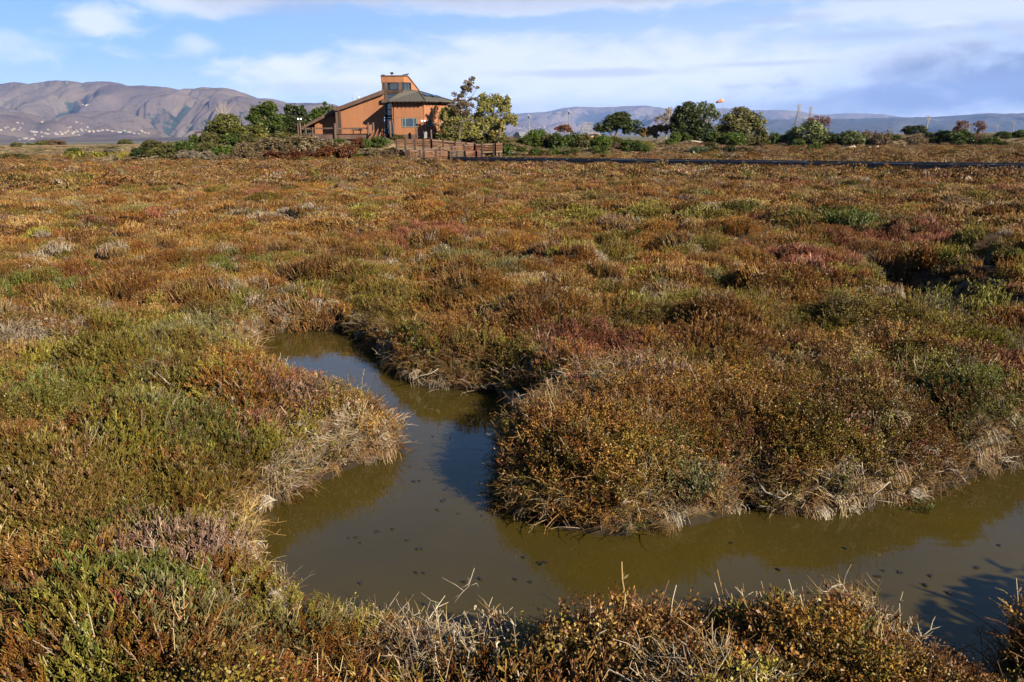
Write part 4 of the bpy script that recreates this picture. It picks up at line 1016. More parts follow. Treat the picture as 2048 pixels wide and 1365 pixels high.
MT['sage_frame'] = noise_mat('grey_green_window_frame', (.17,.20,.17), (.24,.27,.23), 2, .5)
MT['dark_frame'] = noise_mat('dark_bronze_frame', (.022,.017,.016), (.04,.03,.028), 2, .5)
window(805.5, 833, 237.5, 253.5, OC[0], OC[1], (.20, .80))
window(856.5, 862.5, 241.5, 252.5, OC[1], OC[2], (.5,))
window(882.5, 887, 246, 255.5, OC[1], OC[2], ())
# left wing: tall wall with sloping top
YW = 128.0; YW2 = 129.4
def polyY(pts, Y): return [P3(px, py, Y) for px, py in pts]
bpart('wall', MB().prism(polyY([(678.5, 219.5), (681, 268.8), (768, 268.8), (768, 187.5)], YW), (0, .2, 0)), MT['wall'])
bpart('wall', MB().prism(polyY([(627, 246.8), (627, 268.8), (671, 268.8), (671, 226)], YW2), (0, .2, 0)), MT['wall'])
bpart('plinth', MB().prism(polyY([(681, 268.9), (681, 276), (769, 276), (769, 268.9)], YW - .03), (0, .2, 0)), MT['brown'])
bpart('plinth', MB().prism(polyY([(627, 268.9), (627, 276), (671, 276), (671, 268.9)], YW2 - .03), (0, .2, 0)), MT['brown'])
bpart('roof', MB().prism(polyY([(674.5, 214.5), (675.5, 222), (768, 188), (768, 179)], YW - .55), (0, 9.6, 0)), MT['brown']).data.materials.append(MT['shingle'])
bpart('roof', MB().prism(polyY([(603.5, 254), (604, 258.6), (671, 225), (671, 216.5)], YW2 - .9), (0, 9, 0)), MT['brown'])
bpart('wall', MB().prism([P3(627, 247, YW2), P3(627, 269, YW2), tuple(np.array(P3(627, 269, YW2)) + (0, 9, 0)), tuple(np.array(P3(627, 247, YW2)) + (0, 9, 0))], (.2, 0, 0)), MT['brown_dark'])
bpart('wall', MB().prism(polyY([(679, 219.5), (681, 268.8), (768, 268.8), (768, 187.5)], YW + 8.6), (0, .2, 0)), MT['wall'])
# pier between the two roofs, with its cap box
pr = MB(); x0_, zt_ = XZ(669, 222, YW - .8); x1_, _ = XZ(674, 222, YW - .8); zg_ = XZ(672, 277, YW)[1]
bpart('pier', pr.box(x0_ + .1, x1_ - .05, YW - .8, YW + .1, zg_, zt_), MT['brown'])
bpart('pier_cap', MB().box(XZ(667.5, 214, YW - 1)[0], XZ(675.5, 214, YW - 1)[0], YW - 1.05, YW + .12, zt_ + .002, XZ(670, 213.5, YW - 1)[1]), MT['brown'])
bpart('pier', MB().box(XZ(676, 222, YW - .3)[0], XZ(680.5, 222, YW - .3)[0], YW - .32, YW - .01, zg_, XZ(678, 219, YW)[1]), MT['brown_dark'])
# glazed stair tower
YT = 128.3; YH = 129.7
tb = MB(); xg0, zg0 = XZ(766, 277, YT); xg1, _ = XZ(800, 277, YT)
tower = bpart('tower', tb.box(xg0 + .25, xg1, YT + 2.6, YT + 2.8, zg0, XZ(785, 167, YT)[1]), MT['brown_dark'])
def tpart(name, mb, mat): return mb.build(name, mat, tower)
def tglass(px0, px1, py0, py1, Y, name='pane'):
    x0, zA = XZ(px0, py1, Y); x1, zB = XZ(px1, py0, Y)
    return tpart(name, MB().box(x0, x1, Y, Y + .04, zA, zB), MT['glass'])
def tbar(p, q, w, Y, mat='brown_dark', h=None, name='post'):
    return tpart(name, MB().bar(P3(p[0], p[1], Y), P3(q[0], q[1], Y), w, h), MT[mat])
for (a, b, c, d) in ((766.5, 770.5, 207, 231), (767.5, 771, 244, 258), (768, 771, 262, 268), (773.5, 787, 207.5, 219), (773.5, 787, 220, 231.5), (774, 787, 234, 237), (774, 787, 239, 268), (773.5, 800, 187.5, 200.5), (766.5, 771.5, 189, 200)):
    tglass(a, b, c, d, YT)
for p, q, w, mt in (((772.3, 276), (772.3, 164), .34, 'brown'), ((765.8, 276), (765.8, 200), .2, 'brown_dark'), ((787.6, 276), (787.6, 200), .2, 'brown_dark')):
    tbar(p, q, w, YT - .12, mt)
for p, q, w in (((764, 183.2), (805, 183.2), .34), ((764.5, 187), (803, 187), .16), ((765, 206.3), (788, 206.3), .2), ((765, 232.5), (788, 232.5), .26), ((765, 238), (788, 238), .18), ((765.5, 219.5), (788, 219.5), .1), ((765, 260), (788, 260), .14)):
    tbar(p, q, w, YT - .16, name='beam')
for p, q in (((774, 208), (786, 231)), ((786, 208), (774, 231)), ((775, 188), (799, 200)), ((799, 188), (775, 200))): tbar(p, q, .07, YT + .22, name='brace')
tpart('beam', MB().box(XZ(763.5, 204, YT - .5)[0], XZ(775, 204, YT - .5)[0], YT - .75, YT - .18, XZ(770, 206, YT - .5)[1], XZ(770, 198.8, YT - .5)[1]), MT['brown'])
tpart('beam', MB().box(XZ(774.9, 203, YT - .4)[0], XZ(787.5, 203, YT - .4)[0], YT - .5, YT - .17, XZ(780, 205.5, YT - .5)[1], XZ(780, 201.2, YT - .5)[1]), MT['brown_dark'])
# lookout head: front fascia, 45-degree side, sloping roof line behind
hx0, hz1 = XZ(761.3, 153, YH - .35); hx1 = XZ(807.5, 153, YH - .35)[0]; hzb = XZ(785, 165.3, YH - .35)[1]; dd = 2.15
yh = YH - .35
zlow = XZ(834, 184, yh + dd)[1]; xr2 = hx1 + dd
hd = MB()
Vh = [(hx0, yh, hzb), (hx1, yh, hzb), (hx1, yh, hz1), (hx0, yh, hz1), (hx1 + .55, yh + .55, hz1 - .06), (xr2, yh + dd, zlow), (hx1 + .95, yh + .95, hzb),
      (hx0, yh + 4.6, hzb), (hx0, yh + 4.6, hz1), (hx1 + .55, yh + 4.6, hz1 - .06), (xr2, yh + 4.6, zlow), (hx1, yh + 4.6, hz1), (hx1 + .95, yh + .95, zlow)]
head = tpart('lookout_head', hd.add(Vh, [(0, 1, 2, 3), (1, 6, 5, 4, 2), (3, 2, 11, 8), (2, 4, 9, 11), (4, 5, 10, 9), (0, 3, 8, 7), (6, 12, 5), (0, 7, 6, 1), (7, 8, 11, 9, 10)]), MT['wall'])
tpart('roof_edge', MB().bar((hx0 - .06, yh - .04, hz1 + .06), (hx1 + .03, yh - .04, hz1 + .06), .12, .12).bar((hx1 + .03, yh - .04, hz1 + .06), (hx1 + .6, yh + .53, hz1), .12, .12).bar((hx1 + .6, yh + .53, hz1), (xr2 + .04, yh + dd, zlow + .05), .12, .12), MT['brown'])
zw0 = XZ(785, 180.5, YH)[1]; sxa = XZ(764.7, 172, YH)[0]
def sidewall(u0, u1, za, zb_, mat, name, off=0.0):
    a = np.array([hx1, yh + .15]); d = np.array([.7071, .7071]); n_ = np.array([.7071, -.7071])
    p, q = a + d * u0 + n_ * off, a + d * u1 + n_ * off
    return tpart(name, MB().prism([(p[0], p[1], za), (q[0], q[1], za), (q[0], q[1], zb_), (p[0], p[1], zb_)], (-n_[0] * .08, -n_[1] * .08, 0)), MT[mat])
for a, b in ((765, 770.5), (774.5, 799), (802.3, 807)): tglass(a, b, 166, 179.8, YH - .1)
for px in (764.6, 772.2, 800.6): tbar((px, 181), (px, 165.5), .42 if px > 770 else .14, YH - .14, 'brown')
tbar((807.4, 181), (807.4, 165.5), .12, YH - .14, 'dark_frame')
for p, q in (((775, 179), (798, 167)), ((775, 167), (798, 179))): tbar(p, q, .07, YH + .2, name='brace')
sidewall(.12, .62, zw0 + .05, hzb - .02, 'glass', 'pane', -.1); sidewall(.74, 1.24, zw0 + .05, hzb - .02, 'glass', 'pane', -.1)
for u in (.03, .68, 1.29): sidewall(u - .05, u + .05, zw0, hzb, 'dark_frame', 'post', -.06)
# wall of the tower beside and below the side window
aw_ = np.array([hx1, yh + .15]); d_ = np.array([.7071, .7071]); q1 = aw_ + d_ * 1.34; q2 = aw_ + d_ * 2.75
tpart('side_wall', MB().prism([(q1[0], q1[1], zw0 - 1.2), (q2[0], q2[1], zw0 - 1.2), (q2[0], q2[1], zlow - .02), (q1[0], q1[1], hzb + .02)], (-.1, .1, 0)), MT['wall'])
sidewall(0, 1.34, zw0 - 1.2, zw0 - .03, 'wall', 'side_wall')
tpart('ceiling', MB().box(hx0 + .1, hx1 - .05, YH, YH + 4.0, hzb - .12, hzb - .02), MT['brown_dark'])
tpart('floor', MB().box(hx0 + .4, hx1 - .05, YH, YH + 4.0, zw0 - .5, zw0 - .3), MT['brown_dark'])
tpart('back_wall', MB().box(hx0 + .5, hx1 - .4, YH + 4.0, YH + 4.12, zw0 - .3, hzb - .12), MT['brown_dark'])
# vents, floodlight on the roof
def small(name, label, cat, mb, mat, parent=None):
    o = mb.build(name, mat); tag(o, label, cat); return o
rp = P3(784, 153, yh + 1.2)
vt = empty('roof_vent', (rp[0], rp[1], hz1)); tag(vt, 'small black square vent on the flat tower roof', 'vent')
MB().tube([(0, 0, 0), (0, 0, .42)], .10, 8).build('pipe', MT['steel'], vt); MB().box(-.22, .22, -.22, .22, .40, .66).build('cap', MT['black'], vt)
rp = P3(766.5, 153, yh + .6)
fl = empty('floodlight', (rp[0], rp[1], hz1)); tag(fl, 'low dark floodlight at the left corner of the tower roof', 'floodlight')
MB().box(-.26, .26, -.12, .12, .10, .28).build('housing', MT['black'], fl); MB().box(-.05, .05, -.05, .05, 0, .10).build('bracket', MT['steel'], fl)
def bird(name, label, loc, rz, s, mat, flying=False):
    root = empty(name, loc, rz); tag(root, label, 'bird')
    mb = MB(); mb.ball((0, 0, .22 * s), (.26 * s, .10 * s, .10 * s), 10, 6); mb.ball((.25 * s, 0, .33 * s), (.075 * s, .06 * s, .065 * s), 8, 5)
    mb.tube([(.30 * s, 0, .33 * s), (.42 * s, 0, .30 * s)], [.03 * s, .005 * s], 5); mb.tube([(-.2 * s, 0, .22 * s), (-.48 * s, 0, .16 * s)], [.07 * s, .05 * s], 5)
    mb.tube([(.16 * s, 0, .24 * s), (.24 * s, 0, .33 * s)], [.075 * s, .05 * s], 6)
    mb.build('body', MT[mat], root, True)
    for sg in (-1, 1):
        if flying: MB().prism([(.12 * s, sg * .06 * s, .26 * s), (.16 * s, sg * .45 * s, .50 * s), (-.05 * s, sg * .9 * s, .46 * s), (-.10 * s, sg * .45 * s, .44 * s), (-.12 * s, sg * .06 * s, .25 * s)], (0, 0, .02 * s)).build('wing', MT[mat], root)
        else:
            MB().prism([(.16 * s, sg * .09 * s, .30 * s), (-.05 * s, sg * .11 * s, .30 * s), (-.38 * s, sg * .07 * s, .17 * s), (-.05 * s, sg * .11 * s, .18 * s)], (0, sg * .02 * s, 0)).build('wing', MT[mat], root)
            MB().tube([(.02 * s, sg * .04 * s, 0), (.02 * s, sg * .04 * s, .14 * s)], .012 * s, 4).build('leg', MT['black'], root)
rp = P3(812.5, 153, yh + .9)
bird('black_bird', 'black bird perched at the right edge of the tower roof', (rp[0], rp[1], hz1 - .01), math.pi * .12, 1.25, 'feather_dark')
rp = P3(171, 214, 420.)
bird('white_gull', 'white gull flying in front of the brown hillside', tuple(rp), 2.6, 2.2, 'feather_white', True)
# antenna on the wing roof and pale ball vent
p = P3(705, 204.5, YW + 3); mb = MB(); mb.tube([p, (p[0], p[1], XZ(705, 187, YW + 3)[1])], .035, 5)
tag(mb.build('antenna', MT['steel']), 'thin upright antenna on the brown sloping roof', 'antenna')
p = P3(717.5, 198.5, YW + 2.5); v_ = empty('turbine_vent', (p[0], p[1], p[2])); tag(v_, 'small white round vent on the sloping roof', 'vent')
MB().tube([(0, 0, -.3), (0, 0, .1)], .12, 8).build('pipe', MT['steel'], v_); MB().ball((0, 0, .22), .2, 10, 6).build('cap', MT['white'], v_, True)

# ------------------------------------------------------------------ deck in front of the left wing
YD = 125.6
dk = empty('deck', P3(670, 279, YD)); tag(dk, 'dark brown raised timber deck with a single top rail beside the wing', 'deck'); do = np.array(dk.location)
def dpart(name, mb, mat='brown'):
    o = mb.build(name, MT[mat], dk); o.location = tuple(-do); return o
def boxpx(px0, px1, py0, py1, Y, th):
    x0, zA = XZ(px0, py1, Y); x1, zB = XZ(px1, py0, Y); return MB().box(x0, x1, Y, Y + th, zA, zB)
dpart('fascia', boxpx(612, 669.5, 269.6, 279, YD, .12)); dpart('fascia', boxpx(673, 738, 269.6, 279, YD, .12))
x0, zA = XZ(598, 269.4, YD); x1, _ = XZ(741, 269.4, YD)
nb = 12
for k in range(nb):
    yy = YD + .05 + k * (3.4 / nb)
    dpart('deck_board', MB().box(x0, x1, yy, yy + 3.4 / nb - .015, zA + .003, zA + .05), 'brown')
for a, b in ((597, 668.5), (675, 738)):
    dpart('rail', boxpx(a, b, 255.4, 259.2, YD - .05, .12))
for px, y0_, y1_, w in ((596.8, 247, 272, .22), (601.8, 246, 276, .25), (612, 256, 271, .2), (671, 247, 281, .34), (737.6, 245.5, 281, .30), (747.5, 245.5, 279, .34), (625.5, 255, 271, .24)):
    xa, zA_ = XZ(px, y1_, YD - .1); zB_ = XZ(px, y0_, YD - .1)[1]
    dpart('post', MB().tube([(xa, YD - .1, zA_ - .3), (xa, YD - .1, zB_)], [w * .62, w * .55], 8))
# stairs with sloping handrails
st = empty('stairs', P3(752, 279, YD - 1)); tag(st, 'dark timber stairs with slanting handrails between deck and octagon room', 'stairs'); so_ = np.array(st.location)
for k in range(6):
    t = k / 5; c = np.array(P3(744 + 4 * t, 282 - 12 * t, YD - 1.6 + 1.5 * t))
    MB().box(c[0] - .1, c[0] + 1.9, c[1], c[1] + .32, c[2] - .05, c[2]).build('step', MT['brown'], st).location = tuple(-so_)
for dx in (0, 8.5, 17):
    MB().bar(P3(739 + dx, 278, YD - 1.8), P3(748 + dx, 259, YD - .1), .12, .16).build('handrail', MT['redwood'], st).location = tuple(-so_)
    MB().bar(P3(739 + dx, 284, YD - 1.8), P3(748 + dx, 266, YD - .1), .10, .14).build('handrail', MT['redwood'], st).location = tuple(-so_)
    a = np.array(P3(739 + dx, 278, YD - 1.8)); MB().bar(a + (0, 0, .05), a - (0, 0, 1.1), .14).build('post', MT['brown'], st).location = tuple(-so_)
# bench on the deck
bx, bz = XZ(714, 269, YD + 1.0)
bn = empty('bench', (bx, YD + 1.0, zA + .05)); tag(bn, 'brown timber bench on the deck in front of the orange wall', 'bench')
MB().box(-.82, .82, .14, .20, .42, .86).build('backrest', MT['brown'], bn); MB().box(-.95, .85, -.28, .12, .38, .43).build('seat', MT['brown'], bn)
for sx_ in (-.55, .55): MB().box(sx_ - .05, sx_ + .05, -.2, .12, 0, .38).build('leg', MT['brown_dark'], bn)
# posts standing along the octagon front
def pile(px, y0_, y1_, Y, w, label):
    xa, za = XZ(px, y1_, Y); zt2 = XZ(px, y0_, Y)[1]; b0 = min(za, gz(xa, Y)) - .2
    o = empty('timber_post', (xa, Y, b0)); tag(o, label, 'post', 'rough posts in front of the octagon room')
    MB().tube([(0, 0, 0), (.01, 0, (zt2 - b0) * .5), (0, 0, zt2 - b0)], [w * .54, w * .52, w * .48], 9).build('shaft', MT['brown'], o, True)
    MB().tube([(0, 0, zt2 - b0 + .002), (0, 0, zt2 - b0 + .05)], [w * .50, w * .42], 9).build('cap', MT['weathered'], o)
pile(781, 243.5, 277, YB - 1.2, .34, 'thick round post standing in front of the glass stair tower')
pile(788, 247, 277, YB - .6, .22, 'slim post at the left corner of the octagon room')
pile(833.5, 256.5, 278, YB - 1.0, .30, 'short post to the right of the wide front window')
pile(855.5, 253, 278, YB - .6, .24, 'post below the small window of the right-hand facet')
pile(863, 261, 288, YB - 4.5, .24, 'tall post rising from the back railing of the ramp')
def globe_lamp(px, py, pbase, Y, label, n=1):
    xa, zl = XZ(px, py, Y); b0 = gz(xa, Y) if pbase is None else XZ(px, pbase, Y)[1]
    o = empty('globe_lamp', (xa, Y, b0)); tag(o, label, 'lamp')
    h = zl - b0
    MB().tube([(0, 0, -.3), (0, 0, h - .35)], .06, 7).build('pole', MT['brown'], o)
    xs = (0,) if n == 1 else (-.2, .22)
    for q in xs:
        if n > 1: MB().bar((0, 0, h - .4), (q, 0, h - .3), .05).build('arm', MT['brown'], o)
        MB().ball((q, 0, h), .19 if n == 1 else .15, 10, 7).build('globe', MT['globe'], o, True)
        MB().tube([(q, 0, h - .36), (q, 0, h - .14)], .05, 6).build('socket', MT['black'], o)
globe_lamp(598.5, 238.6, 272, YD - .3, 'twin globe lamp at the far left end of the deck', 2)
globe_lamp(846, 242.5, 277, YB - .7, 'twin lamp with small pale globes at the octagon corner', 2)
globe_lamp(870.5, 248, 277, YB + .2, 'single bright white globe lamp in the shade beside the tree')
sg_ = empty('leaning_panel', P3(851, 277, YB - 1.4)); tag(sg_, 'small pale grey panel propped at the octagon corner', 'panel')
MB().prism([(-.22, -.05, 0), (.22, -.05, 0), (.25, .2, .95), (-.12, .2, .95)], (0, .05, 0)).build('board', MT['steel'], sg_); MB().bar((0, .5, 0), (.05, .2, .8), .06).build('prop', MT['brown'], sg_)
# dark sign frame standing far left of the deck
sf = empty('sign_frame', P3(400, 279, 124.)); tag(sf, 'dark empty timber frame sticking out behind the left shrubs', 'sign frame')
for dx in (-.5, .55): MB().box(dx - .07, dx + .07, -.07, .07, -1.5, 1.05).build('post', MT['brown_dark'], sf)
MB().box(-.62, .67, -.09, .09, .95, 1.12).build('rail', MT['brown_dark'], sf)

# ------------------------------------------------------------------ switchback ramp with railings
rampo = empty('access_ramp', P3(890, 318, 112.)); tag(rampo, 'reddish timber switchback ramp with slatted railings climbing to the building', 'ramp'); ro = np.array(rampo.location)
def rpart2(name, mb, mat):
    o = mb.build(name, MT[mat], rampo); o.location = tuple(-ro); return o
def rail_run(pts, Y0, Y1, posts, hpx=13.5, top='railtop', slat='redwood', skirt=True, tall=()):
    """a railing from pts[0] to pts[1] (photograph pixels of its top) going from depth Y0 to Y1; posts: fractions along"""
    A = np.array(P3(*pts[0], Y0)); B = np.array(P3(*pts[1], Y1)); H = hpx * (Y0 + Y1) / 2 / FPX
    at = lambda t: A + (B - A) * t
    for i, t in enumerate(posts):
        p = at(t); ex = .5 if i in tall else .03
        zb_ = min(p[2] - H - .25, gz(p[0], p[1]))
        rpart2('post', MB().bar((p[0], p[1] - .12, zb_ - .2), (p[0], p[1] - .12, p[2] + ex), .2), 'brown_dark')
    for a, b in zip(posts[:-1], posts[1:]):
        p, q = at(a), at(b); g = .01
        rpart2('rail_cap', MB().bar(p + (0, 0, .03), q + (0, 0, .03), .17, .05), 'brown')
        nrm = np.array([(q - p)[1], -(q - p)[0], 0]); nrm /= np.linalg.norm(nrm)
        if nrm[1] > 0: nrm = -nrm
        o = nrm * .105
        for k, (f0, f1, mt) in enumerate(((.0, .17, top), (.32, .41, slat), (.51, .60, slat), (.70, .79, slat)) if hpx > 10 else ((.0, .2, top), (.4, .5, slat), (.7, .8, slat))):
            zc = -(f0 + f1) / 2 * H; rpart2('rail', MB().bar(p + o + (0, 0, zc), q + o + (0, 0, zc), .035, (f1 - f0) * H), mt)
        if skirt: rpart2('kick_board', MB().bar(p + o + (0, 0, -H - .02), q + o + (0, 0, -H - .02), .035, H * .20), 'weathered')
def ramp_floor(pts, Y0, Y1, w, hpx):
    A = np.array(P3(*pts[0], Y0)); B = np.array(P3(*pts[1], Y1)); H = hpx * (Y0 + Y1) / 2 / FPX; L = np.linalg.norm(B - A); n = int(L / .3)
    mb = MB()
    for k in range(n):
        p = A + (B - A) * (k + .5) / n; mb.box(p[0] - .14, p[0] + .14, p[1] + .05, p[1] + w, p[2] - H - .06, p[2] - H)
    o = rpart2('walk_plank', mb, 'weathered'); o['kind'] = 'stuff'
YR1, YR2, YR3 = 111.5, 113.6, 115.8
rail_run([(792.5, 279.3), (863, 279.2)], YR3, YR3, (0, .26, .53, .78, 1), 17, 'redwood')
rail_run([(863, 279.2), (950, 287.2)], YR3, YR3, (0, .27, .55, .8, 1), 16, 'railtop')
rail_run([(846, 299.5), (950, 289)], YR2, YR2, (0, .33, .56, .79, 1), 14)
rail_run([(950, 289), (990.5, 287.6)], YR2, YR2, (0, .36, .95, 1), 15)
rail_run([(990.5, 287.6), (1003.5, 287)], YR2, YR3, (0, .25, .5, .75, 1), 15, 'redwood')
rail_run([(814, 300.2), (898, 303.2)], YR1, YR1, (0, .05, .31, .41, .69, 1), 16)
rail_run([(898, 302.8), (930, 302.6)], YR1, YR1 + 1.0, (0, .5, 1), 14, 'brown_dark', 'brown_dark', False)  # dark timber stands in for the shade on this turned-away stretch
rail_run([(930, 302.6), (953, 302.6)], YR1 + 1.0, YR1 + 1.2, (0, 1), 14, 'redwood', 'redwood', False)
rail_run([(953, 302.6), (960.5, 302.4)], YR1 + 1.2, YR1 + 2.2, (0, .5, 1), 14, 'redwood', 'redwood', False)
ramp_floor([(792.5, 279.3), (1000, 288)], YR3, YR3, 1.6, 16); ramp_floor([(814, 300.5), (1003, 287.6)], YR2, YR2, 1.7, 16); ramp_floor([(814, 300.2), (960, 303.2)], YR1, YR1, 1.7, 15)
for px in (945, 968, 994, 1001): 
    p = np.array(P3(px, 304, YR2)); rpart2('support', MB().bar((p[0], p[1] + .2, -.4), (p[0], p[1] + .2, p[2]), .18), 'weathered')

# ------------------------------------------------------------------ dark boardwalk across the marsh
bwo = empty('boardwalk', P3(1500, 326, 100.)); tag(bwo, 'long low black plank boardwalk running across the marsh to the right', 'boardwalk'); wo_ = np.array(bwo.location)
def bwp(name, mb, mat):
    o = mb.build(name, MT[mat], bwo); o.location = tuple(-wo_); return o
dirv = (BB2 - BA); Lw = np.linalg.norm(dirv[:2]); d2 = dirv / Lw; nn = np.array([-d2[1], d2[0], 0]); nseg = 26
if nn[1] < 0: nn = -nn
fbmesh = {}
for k in range(nseg):
    a = BA + dirv * (k / nseg); b = BA + dirv * ((k + 1) / nseg)
    j = rng.normal(0, .012)
    bwp('fascia_board', MB().bar(a + d2 * .015 + (0, 0, -.30 + j), b - d2 * .015 + (0, 0, -.30 + j), .06, .50), 'boardwalk')
    bwp('kerb_rail', MB().bar(a + d2 * .02 + nn * .10 + (0, 0, .055 + j), b - d2 * .25 + nn * .10 + (0, 0, .055 + j), .10, .09), 'boardtop')
    bwp('kerb_rail', MB().bar(a + d2 * .02 + nn * 1.55 + (0, 0, .055), b - d2 * .25 + nn * 1.55 + (0, 0, .055), .10, .09), 'boardwalk')
    if k % 2 == 0: bwp('post', MB().bar(a + nn * .25 + (0, 0, -1.2), a + nn * .25 + (0, 0, -.06), .18), 'brown_dark')
mb = MB(); nb = int(Lw / .28)
for k in range(nb):
    a = BA + dirv * (k / nb) + d2 * .01; b = BA + dirv * ((k + 1) / nb) - d2 * .01
    mb.prism([a + nn * .04 - (0, 0, .05), b + nn * .04 - (0, 0, .05), b + nn * 1.62 - (0, 0, .05), a + nn * 1.62 - (0, 0, .05)], (0, 0, .05))
o = bwp('walk_plank', mb, 'boardtop'); o['kind'] = 'stuff'

# ------------------------------------------------------------------ trees
tree('round_tree', 'broad yellow-green rounded tree at the left end of the shrubby mound', [(450,252,34,26),(428,262,24,18),(470,262,30,18),(452,238,22,15),(500,264,20,13),(522,258,20,13),(420,272,18,13),(450,274,44,14)], 'rgreen', (455,287), trunk_r=.25, leaf=.24, Y=126, seed=3, dens=1.2)
tree('evergreen_tree', 'dark green domed evergreen left of the building, behind the round tree', [(530,226,30,22),(512,238,18,16),(552,240,20,18),(532,246,34,16),(535,215,18,11),(530,260,36,14),(515,256,22,14),(550,256,22,14)], 'green', (532,268), trunk_r=.3, leaf=.26, Y=148, seed=4, dens=1.2)
tree('evergreen_tree', 'two-topped dark evergreen standing behind the twin globe lamp', [(590,226,22,18),(578,218,12,10),(604,222,12,12),(588,246,30,18),(570,250,16,12),(588,262,32,14),(575,252,18,14),(602,252,18,14)], 'dark', (590,268), trunk_r=.3, leaf=.26, Y=150, seed=5, dens=1.3)
tree('evergreen_tree', 'ragged-topped dark evergreen rising just behind the low wing roof', [(642,232,22,18),(628,240,18,16),(660,226,10,18),(650,214,8,9),(632,222,9,10),(640,250,28,14),(640,262,28,12),(625,256,18,14),(655,252,14,14)], 'green', (642,268), trunk_r=.3, leaf=.26, Y=152, seed=6, dens=1.2)
tree('tall_tree', 'tall thin tree with sparse brown leaves right of the building', [(942,163,9,12),(930,178,12,10),(918,190,14,9),(910,200,10,9),(935,172,14,14),(952,176,6,5),(925,205,16,8),(945,198,12,6),(915,212,18,10),(938,214,16,10),(925,226,20,10)], 'brown', (915,284), trunk_r=.11, leaf=.19, dens=.42, Y=121.5, seed=7, fork=14, pig2='tan')
tree('leafy_tree', 'yellow-brown leafy tree that screens the right corner of the building', [(905,232,28,20),(888,250,14,24),(925,240,26,22),(905,258,28,18),(895,222,14,10),(935,258,18,18),(888,228,10,14),(918,216,14,8),(915,272,36,11),(950,266,26,14),(885,270,14,12)], 'golive', (912,284), trunk_r=.16, leaf=.18, dens=.7, Y=122.5, seed=8, fork=10)
tree('leafy_tree', 'bushy green and gold tree at the right of the group beside the building', [(965,205,16,16),(990,202,20,16),(1008,215,18,22),(975,228,26,24),(985,252,26,22),(955,248,18,24),(1018,240,16,16),(1028,245,9,12),(965,194,10,8),(1012,200,9,10),(1030,238,8,10),(980,272,34,12),(960,258,20,16)], 'golive', (985,284), trunk_r=.2, leaf=.19, dens=.85, Y=124, seed=9, fork=9)
tree('golden_tree', 'bright golden low tree at the foot of the bushy green and gold tree', [(1000,258,12,16),(990,268,12,8),(1006,246,6,10)], 'yellow', (998,285), trunk_r=.1, leaf=.22, Y=122, seed=10, dens=.9)
tree('oak_tree', 'dark spreading oak with leaning trunks beyond the green bushes', [(1238,244,32,17),(1215,252,24,14),(1262,252,24,16),(1240,232,22,9),(1280,262,13,9),(1200,260,12,9)], 'dark', (1228,283), trunk_r=.28, leaf=.25, Y=150, seed=11, dens=1.25, fork=9)
tree('bare_pale_tree', 'pale half-bare tree behind the dark evergreen on the right', [(1334,228,13,14),(1322,240,14,13),(1340,242,12,14)], 'pale', (1332,284), trunk_r=.12, leaf=.16, dens=.30, Y=158, seed=12, mat='pale_bark', fork=14)
tree('yellow_bush_tree', 'low yellow-leaved tree between the spreading oak and the tall dark evergreen', [(1310,262,22,14),(1292,268,14,10),(1328,258,12,12)], 'amber', (1312,286), trunk_r=.1, leaf=.22, Y=150, seed=13, dens=.9)
tree('evergreen_tree', 'tallest near-black evergreen on the right-hand bank', [(1374,226,28,20),(1354,246,18,22),(1392,244,24,26),(1372,258,34,22),(1408,262,24,20),(1376,214,16,10),(1380,278,38,11)], 'dark', (1376,288), trunk_r=.35, leaf=.26, Y=146, seed=14, dens=1.4, fork=8)
tree('eucalyptus_tree', 'grey-green tree peeping out behind the tallest near-black evergreen', [(1408,208,7,9),(1424,216,9,11),(1415,224,18,16),(1430,232,11,14),(1400,218,10,14)], 'sagegreen', (1412,285), trunk_r=.22, leaf=.25, dens=.85, Y=160, seed=15)
tree('olive_tree', 'wide olive-brown domed tree at the right end of the dark grove', [(1488,232,30,16),(1462,244,26,20),(1510,246,24,22),(1485,258,40,22),(1445,262,20,16),(1524,268,13,18),(1480,220,18,8),(1490,282,40,10)], 'olive', (1488,290), trunk_r=.3, leaf=.25, Y=148, seed=16, dens=1.05, fork=9)
tree('red_bare_tree', 'small reddish-brown bare tree behind the willow shrub', [(1634,240,24,9),(1652,246,12,12),(1618,244,14,9)], 'redbare', (1636,272), trunk_r=.14, leaf=.16, dens=.42, Y=205, seed=17, fork=14)
tree('red_bare_tree', 'purplish bare tree with two rounded heads on the right-hand levee', [(1925,252,17,13),(1915,262,14,12),(1958,256,14,14)], 'redbare', (1936,286), trunk_r=.16, leaf=.17, dens=.55, Y=192, seed=18, fork=14)
tree('autumn_tree', 'red-tinged autumn tree behind the green bushes below the right-hand street lamp', [(1128,256,15,9),(1116,260,9,6),(1140,260,9,8)], 'rust', (1128,278), trunk_r=.1, leaf=.2, dens=.75, Y=150, seed=19)
db = empty('dead_tree', tuple(atY(446, 240, 140))); tag(db, 'bleached leafless tree fanning out behind the broad round tree', 'tree')
gd = np.random.default_rng(5); k_ = 140 / FPX
mbt = MB(); mbt.tube([(0, 0, -3.5), (0, 0, 0)], [.14, .11], 6); mbt.build('trunk', MT['pale_bark'], db)
